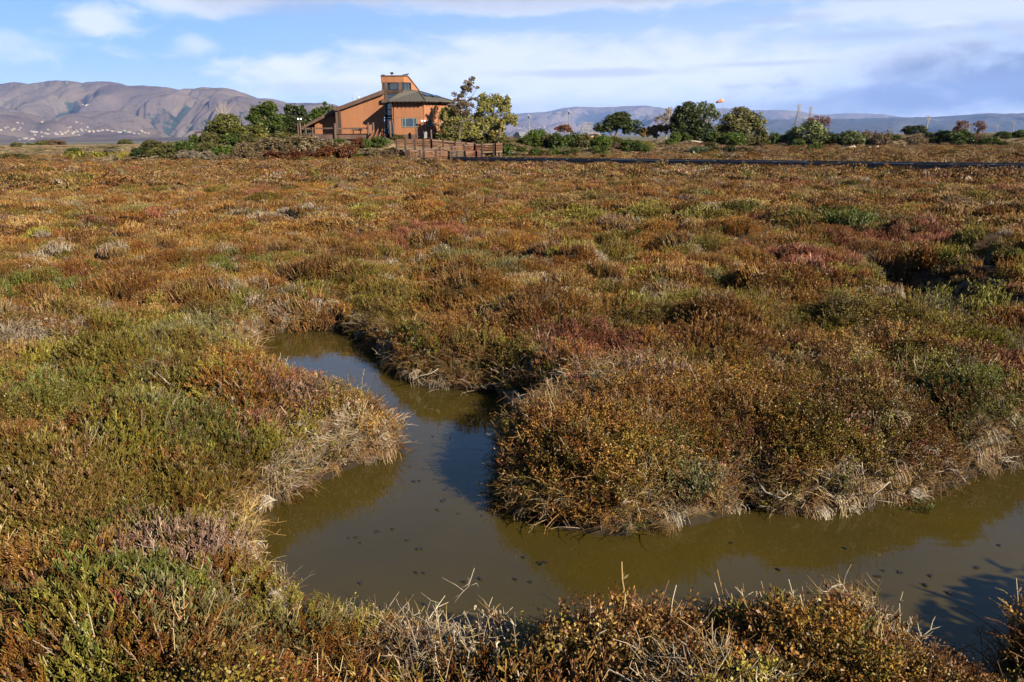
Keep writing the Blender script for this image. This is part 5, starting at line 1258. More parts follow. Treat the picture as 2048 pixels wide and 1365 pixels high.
for i in range(16):
    a = gd.uniform(-1, 1); L = gd.uniform(2.0, 3.6); e = np.array([a * 2.3, gd.uniform(-.8, .8), L * (1 - .35 * abs(a))]); mid = e * .45 + np.array([-.2 * a, 0, .1])
    mbb = MB(); mbb.tube([(0, 0, -.3), mid, e], [.05, .032, .010], 5)
    for j in range(3):
        q = mid + (e - mid) * gd.uniform(.1, .8); mbb.tube([q, q + np.array([gd.uniform(-.6, .6), gd.uniform(-.3, .3), gd.uniform(.3, .9)])], [.018, .007], 4)
    mbb.build('branch', MT['pale_bark'], db)

# ------------------------------------------------------------------ shrubs, from left to right
G1, G2, G3, G4 = 'shrubs on the left levee', 'shrubs on the mound before the building', 'bushes on the bank right of the building', 'shrubs along the right-hand levee'
LIST = [
 (22,42,284,295,'olive','leftmost small olive bush above the pale guardrail',G1,None,0), (50,66,285,294,'bright','low bright green tuft beside the guardrail at far left',G1,None,0),
 (70,98,280,293,'olive','left half of the olive bush row behind the guardrail',G1,200,0), (94,124,279,293,'brown','browner right half of the bush row behind the guardrail',G1,201,0),
 (236,260,278,293,'olive','round bush standing alone behind the guardrail',G1,201,0), (284,322,279,300,'olive','round green bush where the guardrail ends',G2,None,0),
 (264,300,292,317,'dark','dark green bush at the left foot of the mound',G2,None,0), (292,322,296,318,'olive','olive bush with brown stems at the left foot of the mound',G2,None,0),
 (136,216,298,324,'ygreen','wide yellow-green grassy clump in the left marsh edge',G1,None,3), (132,158,296,312,'green','green bush on the left shoulder of the yellow-green clump',G1,None,0),
 (232,266,301,321,'yellow','golden grass clump right of the yellow-green clump',G1,None,3), (0,46,306,325,'olive','dull olive clump at the left edge of the marsh',G1,None,1), (60,128,316,327,'grey','low grey streak of dry brush at the left marsh edge',G1,None,1),
 (214,228,293,301,'dark','tiny dark bush on the levee slope left of centre',G1,None,0),(206,236,297,309,'grey','grey rubble-like brush below the guardrail',G1,None,1),
 (378,396,268,293,'green','green bush below the dark sign frame',G2,None,0), (392,428,283,307,'olive','olive bush under the broad round tree',G2,None,0), (426,464,290,315,'bright','bright green rounded bush low on the mound',G2,None,0),
 (452,468,280,294,'green','small green bush above the bright rounded one',G2,None,0), (466,488,274,294,'green','green shrub in the middle of the left mound slope',G2,None,0), (500,532,260,280,'ygreen','light yellow-green dome below the dark evergreen',G2,None,0),
 (380,400,303,322,'grey','grey dry shrub at the left foot of the mound',G2,None,1), (403,430,300,321,'grey','second grey dry shrub, right of the olive bush',G2,None,1), (432,460,306,327,'tan','tan dry shrub below the bright rounded bush',G2,None,1),
 (462,500,293,325,'brown','large brown shrub at the marsh edge left of the deck',G2,None,1), (454,484,310,330,'brown','low dark brown shrub at the very foot of the mound',G2,None,1), (492,526,282,309,'brown','brown shrub high on the left slope',G2,None,1),
 (496,530,308,327,'brown','brown shrub low on the slope below the yellow-green dome',G2,None,1), (514,572,273,299,'tan','wide tan shrub on the shoulder of the mound',G2,None,1), (566,632,266,302,'tan','largest tan-brown shrub, covering the left end of the deck',G2,None,1),
 (524,572,300,326,'rust','dull rust shrub at the marsh edge below the wide tan shrub',G2,None,1), (566,618,299,325,'rust','red-brown shrub below the largest tan-brown shrub',G2,None,1), (612,662,296,322,'rust','red-brown shrub in front of the deck fascia',G2,None,1),
 (638,682,290,324,'rust','deep rust shrub in front of the deck post',G2,None,1), (674,710,286,323,'rust','dark rust shrub below the bench',G2,None,1), (618,676,280,300,'tan','pale dry grassy shrub under the deck',G2,None,1), (666,690,276,290,'bright','small fresh green bush in front of the deck post',G2,None,0),
 (705,730,273,300,'rust','orange-brown upright shrub at the right end of the deck',G2,None,1), (724,744,276,300,'bright','bright green bush beside the orange-brown upright shrub',G2,None,0), (740,772,272,297,'green','green bush at the foot of the stairs',G2,None,0),
 (704,734,307,323,'green','low green bush at the marsh edge before the stairs',G2,None,0), (728,768,295,323,'brown','olive-brown shrub below the stairs',G2,None,1), (764,806,294,321,'brown','brown shrub at the left end of the ramp',G2,None,1),
 (776,810,312,326,'ygreen','yellowish grass clump beside the ramp foot',G2,None,3), (784,808,268,284,'olive','olive-tan shrub in front of the octagon plinth',G2,None,1), (636,668,314,327,'bright','thin strip of bright green herb at the marsh edge',G2,None,3), (560,600,318,328,'ygreen','pale yellow-green herb patch at the marsh edge',G2,None,3),
 (398,440,262,296,'olive','dense olive bush at the left foot of the broad round tree',G2,None,0), (440,480,264,292,'green','dense green bush under the middle of the broad round tree',G2,None,0), (476,512,262,290,'olive','olive bush under the right side of the broad round tree',G2,None,0),
 (340,384,280,312,'green','green bush between the guardrail end and the round tree',G2,None,0), (318,352,284,318,'olive','olive bush second from the left end of the mound',G2,None,0), (352,392,298,322,'grey','grey brush in front of the leftmost mound bushes',G2,None,1), (536,580,262,288,'olive','olive bush between the evergreen and the widest tan shrub',G2,None,0),
 (468,506,282,312,'tan','tan dry shrub in the middle of the left slope',G2,None,1), (540,590,288,318,'brown','brown shrub just above the red-brown ones',G2,None,1), (590,640,286,316,'tan','tan shrub low before the left end of the deck',G2,None,1), (866,908,266,284,'bright','bright green shrub behind the back railing of the ramp',G3,None,0), (904,944,266,284,'olive','olive shrub behind the middle of the back railing',G3,None,0), (938,1024,272,300,'olive','wide low olive mound of brush behind the ramp end',G3,121,1), (985,1022,285,303,'green','green fringe right of the ramp end',G3,119,0),
 (1028,1046,263,279,'dark','small dark round bush beside the parked cars',G3,None,0), (1056,1096,257,276,'bright','light green domed bush below the left-hand street lamp',G3,128,0), (1040,1082,270,296,'green','green bush in front of the light domed bush',G3,None,0),
 (1080,1104,266,295,'olive','olive shaded bush in the middle of the green row',G3,None,0), (1100,1132,264,302,'green','tall green bush in the middle of the green row',G3,None,0), (1130,1158,263,298,'green','green bush under the red-tinged autumn tree',G3,None,0),
 (1152,1182,263,298,'olive','dull green bush fourth along the green row',G3,None,0), (1178,1220,268,299,'bright','bright green bush at the right end of the green row',G3,None,0), (1034,1054,293,307,'bright','low bright bush near the end of the ramp',G3,None,0),
 (1058,1082,295,317,'green','low green bush at the marsh edge by the boardwalk',G3,None,0), (1078,1102,299,317,'olive','low olive bush by the boardwalk',G3,None,0), (1098,1120,295,317,'bright','low bright rounded bush behind the boardwalk',G3,None,0), (1116,1144,299,318,'dark','low dark bush behind the boardwalk',G3,None,0), (1140,1158,297,310,'green','small green bush right of the low dark one',G3,None,0),
 (1188,1218,294,317,'green','round green bush alone on the pale grass slope',G3,None,0), (1212,1242,272,291,'olive','dull bush under the spreading oak',G3,None,0), (1182,1198,291,305,'bright','small bright bush at the left of the pale slope',G3,None,0), (1240,1284,278,303,'green','wide green bush in the middle of the pale slope',G3,None,0), (1276,1300,287,308,'green','green bush at the right of the pale slope',G3,None,0), (1286,1308,284,297,'ygreen','yellow-green bush above the right end of the pale slope',G3,None,0),
 (1252,1270,303,315,'sagegreen','grey-green low herb on the pale slope',G3,None,3), (1342,1362,263,283,'bright','bright oval bush before the tallest dark evergreen, left one',G3,None,0), (1360,1384,264,281,'green','green bush before the tallest dark evergreen, right one',G3,None,0), (1331,1351,276,293,'bright','bright small bush below the pale half-bare tree',G3,None,0),
 (1411,1450,261,290,'green','green bush with brown stems before the olive tree',G3,None,0), (1450,1488,263,293,'bright','bright green bush right of the brown-stemmed one',G3,None,0), (1410,1440,284,304,'olive','olive bush on the rusty flat',G3,None,0), (1380,1418,292,310,'sagegreen','dull low bush left of the olive bush on the flat',G3,None,0),
 (1449,1474,291,308,'dark','dark round bush on the rusty flat',G3,None,0), (1477,1507,292,307,'brown','brown-olive low bush right of the dark round bush',G3,None,1), (1500,1540,272,294,'olive','olive skirt of brush under the domed tree',G3,None,0),
 (1539,1560,267,290,'green','upright green bush right of the domed tree',G4,None,0), (1558,1578,270,286,'green','round green bush second right of the domed tree',G4,None,0), (1574,1598,261,286,'olive','olive bush left of the willow shrub',G4,None,0), (1588,1652,246,292,'willow','tall light green willow shrub with bare brown stems',G4,None,0),
 (1586,1610,279,295,'bright','bright tuft at the foot of the willow shrub',G4,None,0), (1619,1648,288,306,'green','green round bush standing out on the rusty flat',G4,None,0), (1654,1688,268,292,'dark','dark green bush right of the willow shrub',G4,None,0), (1683,1730,263,293,'willow','loose olive shrub along the levee foot',G4,None,1),
 (1728,1756,259,284,'brown','bare brown shrub along the levee',G4,None,2), (1729,1745,279,290,'dark','small dark bush in front of the bare brown shrub',G4,None,0), (1748,1786,265,293,'brown','wide bare brown shrub below the levee top',G4,None,2), (1776,1802,270,281,'green','green tuft on the levee slope',G4,None,0),
 (1812,1853,252,269,'dark','dark wind-shaped bush on top of the levee',G4,None,0), (1851,1866,265,276,'green','small bush right of the wind-shaped one',G4,None,0), (1860,1880,275,289,'dark','dark bush midway down the levee slope',G4,None,0), (1876,1906,262,277,'green','green bush left of the purplish bare tree',G4,None,0),
 (1818,1850,271,295,'brown','bare brown bush at the foot of the levee',G4,None,2), (1896,1950,261,293,'green','big green bush in front of the purplish bare tree',G4,None,0), (1942,1976,268,294,'brown','brown brush right of the big green bush',G4,None,2), (1966,2002,276,296,'green','green bush at the levee foot near the right edge',G4,None,0), (1996,2022,264,278,'green','small bush on the levee top near the right edge',G4,None,0), (2030,2056,261,276,'green','bush on the levee top at the right edge',G4,None,0), (2000,2024,282,296,'olive','olive bush at the levee foot by the right edge',G4,None,0)]
POOL = {0: SHRUB, 1: SCRUB, 2: BARE, 3: GRASSY}
for (x0, x1, y0, y1, pg, lab, grp, Yv, pl) in LIST:
    shrub(x0, x1, y0, y1, pg, lab, 'shrub' if pl != 3 else 'grass clump', {0: 'shrub', 1: 'dry_shrub', 2: 'bare_shrub', 3: 'grass_clump'}[pl], Yv, POOL[pl], grp)
# unseen shrub added beyond the frame to throw shadow on the creek's right-hand water
sb = link('added_shade_shrub', crown_mesh('shrub_foliage', 12000, .10, 140, 909, .82, .45, .28, 1.5)); sb.location = (7.3, 3.1, .50); sb.scale = (1.5, 1.4, 1.30); sb.color = (*PIG['olive'], 1); tag(sb, kind='stuff')

# ------------------------------------------------------------------ street furniture and far structures
def street_lamp(px, ytop, ybase, ax, ay, Y, label):
    x, zt_ = XZ(px, ytop, Y); b0 = gz(x, Y); o = empty('street_lamp', (x, Y, b0)); tag(o, label, 'street lamp', 'solar street lamps of the car park'); h = zt_ - b0
    MB().tube([(0, 0, -.2), (0, 0, h - .5)], [.16, .10], 8).build('pole', MT['steel'], o)
    e = np.array([XZ(ax, ay, Y)[0] - x, 0, XZ(ax, ay, Y)[1] - b0]); zs_ = h - 1.75
    MB().tube([(0, 0, zs_), (e[0] * .45, 0, e[2] - .35), (e[0] * .8, 0, e[2])], .035, 6).build('arm', MT['steel'], o)
    MB().box(e[0] * 1.05, e[0] * .72, -.18, .18, e[2] - .12, e[2] + .06).build('lamp_head', MT['steel'], o)
    pn = MB().prism([(-.25, -.45, h - .75), (.30, -.45, h - .35), (.30, .45, h - .35), (-.25, .45, h - .75)], (-.05, 0, .06)); 
    pn = MB().prism([(-.28, -.4, h + .12), (.42, -.4, h - .62), (.42, .4, h - .62), (-.28, .4, h + .12)], (.05, 0, .05)); pn.build('solar_panel', MT['white'], o)
    MB().box(-.22, .1, -.14, .14, h - .9, h - .45).build('battery_box', MT['black'], o)
street_lamp(1138, 221, 256, 1115, 225.5, 190, 'taller grey solar street lamp above the red-tinged tree')
street_lamp(1058, 230, 262, 1038, 234.5, 215, 'farther solar street lamp near the bushy green and gold tree')
def pylon(px, yt, yb, Y, w, label, arms=((.62, 1.0), (.78, .8), (.93, .6))):
    x, zt_ = XZ(px, yt, Y); o = empty('pylon', (x, Y, -1)); tag(o, label, 'pylon'); H = zt_ + 1; th = Y / FPX * .55
    cor = [(-1, -1), (1, -1), (1, 1), (-1, 1)]; wd = lambda t: w * (.5 if t < 0 else max(.09, .5 - .55 * t))
    at = lambda i, t: np.array([cor[i][0] * wd(t), cor[i][1] * wd(t), H * t])
    for i in range(4): MB().bar(at(i, 0), at(i, .75), th).bar(at(i, .75), at(i, 1), th).build('leg', MT['pylon'], o)
    br = MB(); ts = [0, .2, .38, .52, .64, .74, .84, .93]
    for a, b in zip(ts[:-1], ts[1:]):
        for i in range(4): br.bar(at(i, a), at((i + 1) % 4, b), th * .6); br.bar(at(i, b), at((i + 1) % 4, b), th * .6)
    br.build('bracing', MT['pylon'], o)
    for t, s_ in arms: MB().bar((-w * .75 * s_, 0, H * t), (w * .75 * s_, 0, H * t), th).bar((-w * .75 * s_, 0, H * t), (0, 0, H * t + H * .05), th * .7).bar((w * .75 * s_, 0, H * t), (0, 0, H * t + H * .05), th * .7).build('cross_arm', MT['pylon'], o)
pylon(1599, 208, 262, 820, 9.5, 'nearer tall lattice pylon left of the small reddish bare tree')
pylon(1622.5, 213, 262, 960, 9.5, 'second lattice pylon just right of the nearer one')
pylon(1168, 243.5, 268, 1000, 13, 'left one of the two squat hazy pylons beyond the green bushes')
pylon(1180, 244.5, 268, 1040, 13, 'right one of the two squat hazy pylons beyond the green bushes')
def upole(px, yt, Y, label, lean=0.0):
    x, zt_ = XZ(px, yt, Y); b0 = gz(x, Y); o = empty('utility_pole', (x, Y, b0)); tag(o, label, 'utility pole', 'utility poles beyond the right-hand levee'); h = zt_ - b0
    MB().tube([(-lean, 0, -.3), (0, 0, h)], [.26, .19], 7).build('pole', MT['pole'], o)
    for f, l in ((.985, 1.1), (.86, .9)): MB().box(-l, l, -.12, .12, h * f - .12, h * f + .1).build('cross_arm', MT['pole'], o)
upole(1858.5, 231.5, 300, 'nearest and tallest utility pole right of the wind-shaped bush', .9)
upole(1995, 250.5, 520, 'small distant utility pole right of the purplish bare tree')
upole(2028, 243, 430, 'utility pole near the right edge of the view')
def car(x, Y, rz, mat, label):
    o = empty('parked_car', (x, Y, gz(x, Y)), rz); tag(o, label, 'car', 'cars parked beyond the bushes')
    sec = [(-2.2,.35),(-2.2,.85),(-1.5,.95),(-.95,1.45),(.75,1.48),(1.35,.98),(2.1,.85),(2.2,.45),(2.1,.35)]
    MB().prism([(a, -.85, b) for a, b in sec], (0, 1.7, 0)).build('body', MT[mat], o)
    for sg in (-1, 1):
        MB().prism([(-1.25, sg * .86, .98), (-.86, sg * .86, 1.38), (.66, sg * .86, 1.40), (1.1, sg * .86, .99)], (0, sg * .012, 0)).build('window', MT['glass'], o)
        for wx in (-1.35, 1.35):
            w_ = MB().tube([(wx, sg * .74, .32), (wx, sg * .90, .32)], .32, 12).build('wheel', MT['rubber'], o); MB().tube([(wx, sg * .90, .32), (wx, sg * .915, .32)], .19, 10).build('rim', MT['steel'], w_)
        MB().box(2.12, 2.22, sg * .62 - .16, sg * .62 + .16, .58, .74).build('headlight', MT['white'], o)
for px, py, Y, mt, rz, lab in ((1163, 266, 165, 'car_white', .2, 'white car roof showing above the green bushes'), (1187, 270, 158, 'car_orange', .1, 'orange and white car partly hidden behind the bright green bush'), (1043, 280, 142, 'car_grey', 1.9, 'grey car parked in the gap beside the small dark round bush')):
    p = atY(px, py, Y); car(p[0], Y, rz, mt, lab)
# guardrail on the left levee
YG = 192.; gr_ = empty('guardrail', P3(140, 295, YG)); tag(gr_, 'long pale guardrail along the top of the left levee', 'guardrail'); go_ = np.array(gr_.location)
gp = [(-60, 292.6), (60, 292.5), (120, 291.5), (200, 291), (250, 290.3), (286, 290.2)]
for a, b in zip(gp[:-1], gp[1:]):
    MB().bar(P3(*a, YG), P3(*b, YG), .10, .30).build('rail', MT['weathered'], gr_).location = tuple(-go_)
for k in range(18):
    px = -55 + 20 * k; py = np.interp(px, [q[0] for q in gp], [q[1] for q in gp]); a = np.array(P3(px, py, YG + .12))
    if px < 286: MB().bar(a + (0, 0, .12), (a[0], a[1], gz(a[0], a[1]) - .3), .16).build('post', MT['weathered'], gr_).location = tuple(-go_)
for px, y0_, y1_, lab in ((1220, 309.5, 320, 'thin white marker stake behind the boardwalk below the pale slope'), (1387.5, 304.5, 314, 'white marker stake on the rusty flat below the dark evergreen'), (1938, 292, 300, 'pale stake at the levee foot near the purplish bare tree')):
    h = ground_hit(px, y1_, 60, 260); z = gz(h[0], h[1]); k = h[1] / FPX
    o = empty('marker_stake', (h[0], h[1], z)); tag(o, lab, 'stake'); MB().box(-.07, .07, -.04, .04, -.3, (y1_ - y0_) * k).build('stake', MT['white'], o); MB().box(-.08, .08, -.05, .05, (y1_ - y0_) * k + .002, (y1_ - y0_) * k + .06).build('cap', MT['weathered'], o)
def rock(px, py, w, h, label, mat='stone', Y=None):
    p = ground_hit(px, py, 50, 260) if Y is None else atY(px, py, Y); k = p[1] / FPX
    mb = MB(); mb.ball((0, 0, h * k * .3), (w * k * .5, w * k * .4, h * k * .75), 10, 6); V_ = np.array(mb.v); g = np.random.default_rng(int(px)); V_ *= (1 + .22 * g.normal(size=(len(V_), 1))); mb.v = [tuple(v) for v in V_]
    o = mb.build('rock', MT[mat]); o.location = (p[0], p[1], gz(p[0], p[1]) - .1); tag(o, label, 'rock'); return o
for px, py, w, h, lab, mt in ((1738, 301, 14, 7, 'yellowish pale rock heap left of its row at the levee foot', 'stone'), (1755, 299, 18, 6, 'broad yellowish rock in the middle of the row', 'stone'), (1773, 300, 16, 6, 'yellowish rock at the right of the row', 'stone'), (1700, 300, 20, 6, 'pale grey rock in front of the loose olive shrub', 'stone'),
                          (1807, 297, 8, 6, 'small bright white stone at the levee foot', 'white'), (1822, 297, 9, 4, 'flat white stone right of the small bright one', 'white'), (446, 333, 9, 5, 'pale stone on the marsh left of the building', 'stone')):
    rock(px, py, w, h, lab, mt)
for px0, px1, py, lab in ((503, 527, 336, 'bleached plank lying flat in the marsh below the mound'), (1372, 1398, 286.5, 'bleached log lying across the rusty flat')):
    a = ground_hit(px0, py, 50, 200); b = ground_hit(px1, py, 50, 200); b[1] = a[1] + .5
    za_, zb_ = gz(a[0], a[1]) + .32, gz(b[0], b[1]) + .32
    tag(MB().tube([(a[0], a[1], za_), ((a[0] + b[0]) / 2, a[1] + .3, (za_ + zb_) / 2 + .05), (b[0], b[1], zb_)], [.16, .18, .12], 8).build('driftwood', MT['deadwood']), lab, 'driftwood')
# orange windsock on its mast behind the grove
wp = np.array(P3(1445.5, 202, 240)); k = 240 / FPX; wsk = empty('windsock', (wp[0] + .05, wp[1], gz(wp[0], wp[1]))); tag(wsk, 'small orange windsock blowing above the dark grove', 'windsock'); hw = wp[2] - wsk.location[2]
MB().tube([(-1.9, 0, hw - .45), (-1.2, 0, hw - .22), (-.55, 0, hw + .05), (0, 0, hw + .12)], [.22, .36, .52, .55], 12).build('sleeve', MT['orange'], wsk, True)
MB().tube([(.05, 0, -.2), (.05, 0, hw + .1)], [.07, .03], 6).build('mast', MT['steel'], wsk); MB().tube([(-1.98, 0, hw - .48), (-1.88, 0, hw - .44)], .18, 10).build('tail_ring', MT['black'], wsk)
# mast on the hill top
hp_ = atY(133.5, 163, 8950); tag(MB().tube([(hp_[0], hp_[1], hp_[2] - 30), (hp_[0], hp_[1], atY(133.5, 150, 8950)[2])], [2.4, 1.2], 6).build('radio_mast', MT['steel']), 'thin radio mast on the crest of the brown hill', 'mast')
# houses at the foot of the hills
HS = MB(); HS.box(-11, 11, -7, 7, -6, 7.5, 0); hroof = MB(); hroof.prism([(-12, -8, 7.5), (12, -8, 7.5), (12, 0, 12.5), (-12, 0, 12.5)], (0, 0, .5)); hroof.prism([(-12, 0, 12.5), (12, 0, 12.5), (12, 8, 7.5), (-12, 8, 7.5)], (0, 0, .5))
hmw, hmr = HS.mesh('wall', MT['cream']), hroof.mesh('roof', MT['tile_roof'])
TT, QQ, VV = GL
def hill_at(px, py, grid=None):
    """where the view through a pixel meets the hillside"""
    TT, QQ, VV = grid or GL
    d = ray(px, py); q = d[0] / d[1]; i = int(np.clip((q - QQ[0]) / (QQ[1] - QQ[0]), 0, len(QQ) - 1)); col_ = VV[:, i]
    el = (col_[:, 2] - CAM_H) / col_[:, 1]; k = np.nonzero(el > d[2] / d[1])[0]
    return col_[k[0]] if len(k) else None
gh = np.random.default_rng(8)
HPX = [(3,261.5),(12,261),(17,260.5),(24,262),(30,261.5),(38,262),(43,262.5),(38,253),(46,253.5),(87,246),
       (70,267),(76,267.5),(84,268.5),(99,268),(66,268),(40,281),(48,279.5),(54,278.5),(60,281),(72,276.5),(86,276),(93,272),(98,273.5),(66,280),(92,270),
       (113,268),(115,271),(121,268.5),(126,271),(133,267.5),(137,270),(140,266),(146,269.5),(151,268.5),(156,267),(158,271),(163,266.5),(165,269),(172,265.8),(152,263),(143,261.5),(157,261.5),(166,262.5),(176,262),(180,265.5),(187,263),(189,265.5),(197,264.5),
       (206,263.5),(203,262.5),(213,263),(218,263.2),(224,263.5),(230,264),(236,265.5),(243,266),(250,266.5),(260,267.5),(270,268.5),(279,269),(286,266.5),(291,269.3),(297,269.5)]
for (px, py) in HPX:
    h = hill_at(px + gh.uniform(-.6, .6), py)
    if h is None: continue
    grp = 'scattered pale houses at the left edge below the hills' if px < 60 and py < 265 else 'pale houses low on the plain above the guardrail' if px < 105 else 'row of pale houses along the foot of the hills'
    lab = {'s': 'small pale house near the left edge below the brown hills', 'p': 'small pale house low on the plain above the guardrail', 'r': 'small pale house in the long row at the foot of the brown hills'}[grp[0] if grp[0] != 'r' else 'r']
    o = empty('house', tuple(h), gh.uniform(-.5, .5)); s_ = gh.uniform(.45, .85); o.scale = (s_, s_, s_ * gh.uniform(.75, 1.0)); tag(o, lab, 'house', grp)
    link('wall', hmw, o); link('roof', hmr, o)

for k in range(26):
    px, py = (gh.uniform(1630, 1765), gh.uniform(250, 262)) if k < 18 else (gh.uniform(1022, 1100), gh.uniform(254, 261))
    h = hill_at(px, py, GR)
    if h is None: continue
    o = empty('house', tuple(h), gh.uniform(-.5, .5)); s_ = gh.uniform(.9, 1.7); o.scale = (s_, s_, s_)
    tag(o, 'white speck of a house on the bluish hills right of the lattice pylons' if k < 18 else 'white speck of a house on the bluish hills behind the street lamps', 'house', 'houses of the town far off on the right-hand hills' if k < 18 else 'houses of the town behind the street lamps')
    link('wall', hmw, o); link('roof', hmr, o)

# ------------------------------------------------------------------ debris on the water, dead branches on the banks
def debris(px, py, s):
    p = atZ(px, py, WZ + .004); mb = MB(); g = np.random.default_rng(int(px * 7 + py))
    for i in range(int(3 + s * 9)):
        a = g.uniform(0, 6.28); c = g.normal(size=2) * .055 * s; w = g.uniform(.012, .026) * s ** .5; L = g.uniform(.03, .055) * s ** .5; d = np.array([math.cos(a), math.sin(a)]); u = np.array([-d[1], d[0]])
        q = [c - d * L, c + u * w, c + d * L, c - u * w]; mb.prism([(v[0], v[1], g.uniform(.0, .006)) for v in q], (0, 0, .005))
    o = mb.build('leaf_clump', MT['debris']); o.location = tuple(p); tag(o, ('tiny dark speck' if s < .14 else 'dark clump' if s < .205 else 'largest kind of dark clump') + ' of leaves floating ' + ('off the tip of the peninsula' if py < 990 and px < 940 else 'left of the headland' if py < 1045 and px < 1000 else 'in the middle of the pool' if px < 1000 else 'off the front of the headland' if px < 1500 else 'on the right-hand reach of the creek'), 'debris', 'dark leaf clumps floating on the creek')
for px, py, s in ((753,1064,1.1),(788,1059,1),(711,1075,.9),(841,1097,1.4),(814,1081,.7),(698,1077,.5),(722,1086,.5),(1087,1128,1.7),(1048,1115,1.1),(833,1145,1),(846,1147,.6),(928,1166,1.2),(961,1158,.9),(1030,1160,.8),(1062,1165,.8),(1076,1126,.6),(827,964,1.2),(838,962,1),(820,934,.8),(770,977,.6),(884,1003,.7),(890,1000,.5),(876,1020,.8),(958,965,.7),(917,1028,.6),(965,1032,.6),
                 (1557,1139,1.1),(1715,1173,1.4),(1714,1196,.9),(1751,1188,1),(1757,1153,1),(1801,1146,1),(1767,1142,.6),(1861,1152,.8),(1955,1136,1.2),(2000,1092,1),(1692,1097,.9),(1463,1086,.7),(1855,1172,1.4),(1900,1187,1.1),(720,1167,1),(866,874,.7),(900,875,.6)):
    debris(px, py, s * .17)
def branch(pts, r, label, twigs=5, seed=0, name='dead_branch'):
    g = np.random.default_rng(seed); P = np.array(pts, float); P = P[0] + (P - P[0]) * .8; r = r * .72; mb = MB()
    mb.tube(P, list(np.linspace(r, r * .45, len(P))), 6)
    for i in range(twigs):
        k = int(g.integers(1, len(P))); p = P[k - 1] + (P[k] - P[k - 1]) * g.random(); d = g.normal(size=3) * np.array([1, .6, .8]); d[2] += .2; d /= np.linalg.norm(d); L = g.uniform(.06, .17)
        mb.tube([p, p + d * L * .5 + g.normal(size=3) * .012, p + d * L + g.normal(size=3) * .03], [r * .5, r * .38, r * .18], 5)
    tag(mb.build(name, MT['deadwood'], smooth=True), label, 'branch')
def bpts(px, py, z, rel): 
    b = atZ(px, py, z); return [b + np.array(q) for q in rel]
branch(bpts(1530, 988, -.22, [(-.06,-.02,.10),(0,-.06,.03),(.10,-.12,.0),(.20,-.15,-.02),(.32,-.10,.03)]), .012, 'white forked dead branch curling out of the right bank', 7, 1)
branch(bpts(1705, 925, .0, [(.10,0,.0),(.11,-.03,-.12),(.14,-.05,-.24),(.17,-.06,-.32)]), .009, 'long pale stick leaning down the right bank', 3, 2)
branch(bpts(1755, 968, -.1, [(.12,0,.02),(.02,-.04,-.05),(-.10,-.08,-.12),(-.14,-.12,-.2)]), .009, 'pale arched branch above a dry grass mop on the right bank', 5, 3)
branch(bpts(1900, 940, -.1, [(-.10,0,-.04),(-.02,-.03,.04),(.08,-.06,.03),(.2,-.10,-.12)]), .007, 'arched pale stem at the far right bank', 4, 4)
branch(bpts(870, 748, -.25, [(-.3,-.1,-.04),(-.18,-.12,.02),(0,-.12,.06),(.16,-.10,.15)]), .014, 'bleached root arching under the far bank clump', 7, 5)
branch(bpts(780, 668, .0, [(-.05,-.08,.10),(0,-.06,.0),(.05,-.03,-.10),(.14,0,-.14)]), .010, 'pale crooked twig at the left edge of the far bank clump', 5, 6)
branch(bpts(640, 860, .05, [(-.3,0,.12),(-.1,-.1,.0),(.12,-.16,-.10),(.25,-.2,-.12)]), .010, 'grey dead branch lying across the peninsula', 8, 7)
branch(bpts(1500, 920, -.05, [(-.12,0,.05),(-.02,-.05,.02),(.08,-.09,-.07),(.12,-.12,-.16)]), .008, 'pale bent stems above the pale grass mop on the headland', 6, 8)
branch(bpts(930, 1192, .05, [(-.08,-.1,.0),(0,-.08,.10),(.06,-.08,.16),(.12,-.06,.34)]), .006, 'tall pale twig sticking up over the near water edge', 5, 9)
branch(bpts(1660, 1178, .05, [(-.10,-.1,.0),(0,-.08,.09),(.09,-.08,.11),(.12,-.1,.05)]), .010, 'thick bleached twig arching at the near right bank', 5, 10)
branch(bpts(1760, 1345, -.25, [(-.22,-.05,.0),(-.08,-.02,.06),(.10,.02,.02),(.20,.05,.03)]), .011, 'bleached roots at the bottom right water edge', 9, 11)
branch(bpts(1970, 520, .12, [(-.9,-.2,-.2),(-.3,-.2,.15),(.3,-.1,.2),(.9,.1,.1)]), .022, 'tangle of bleached branches above the dark right-hand pool', 16, 12)
branch(bpts(2020, 425, .25, [(-1.0,0,-.1),(-.4,0,.15),(.3,0,.15),(1.0,.1,-.05)]), .035, 'grey weathered log near the right edge of the marsh', 14, 13)
branch(bpts(1070, 560, .12, [(-.3,0,0),(-.1,0,.14),(.1,0,.12),(.3,.1,.22)]), .014, 'pale crooked twigs in the middle of the marsh', 8, 14)
branch(bpts(490, 655, .05, [(-.5,0,.0),(-.2,-.05,.08),(.2,-.1,.02),(.45,-.2,-.1)]), .016, 'bleached branches at the head of the creek', 12, 15)

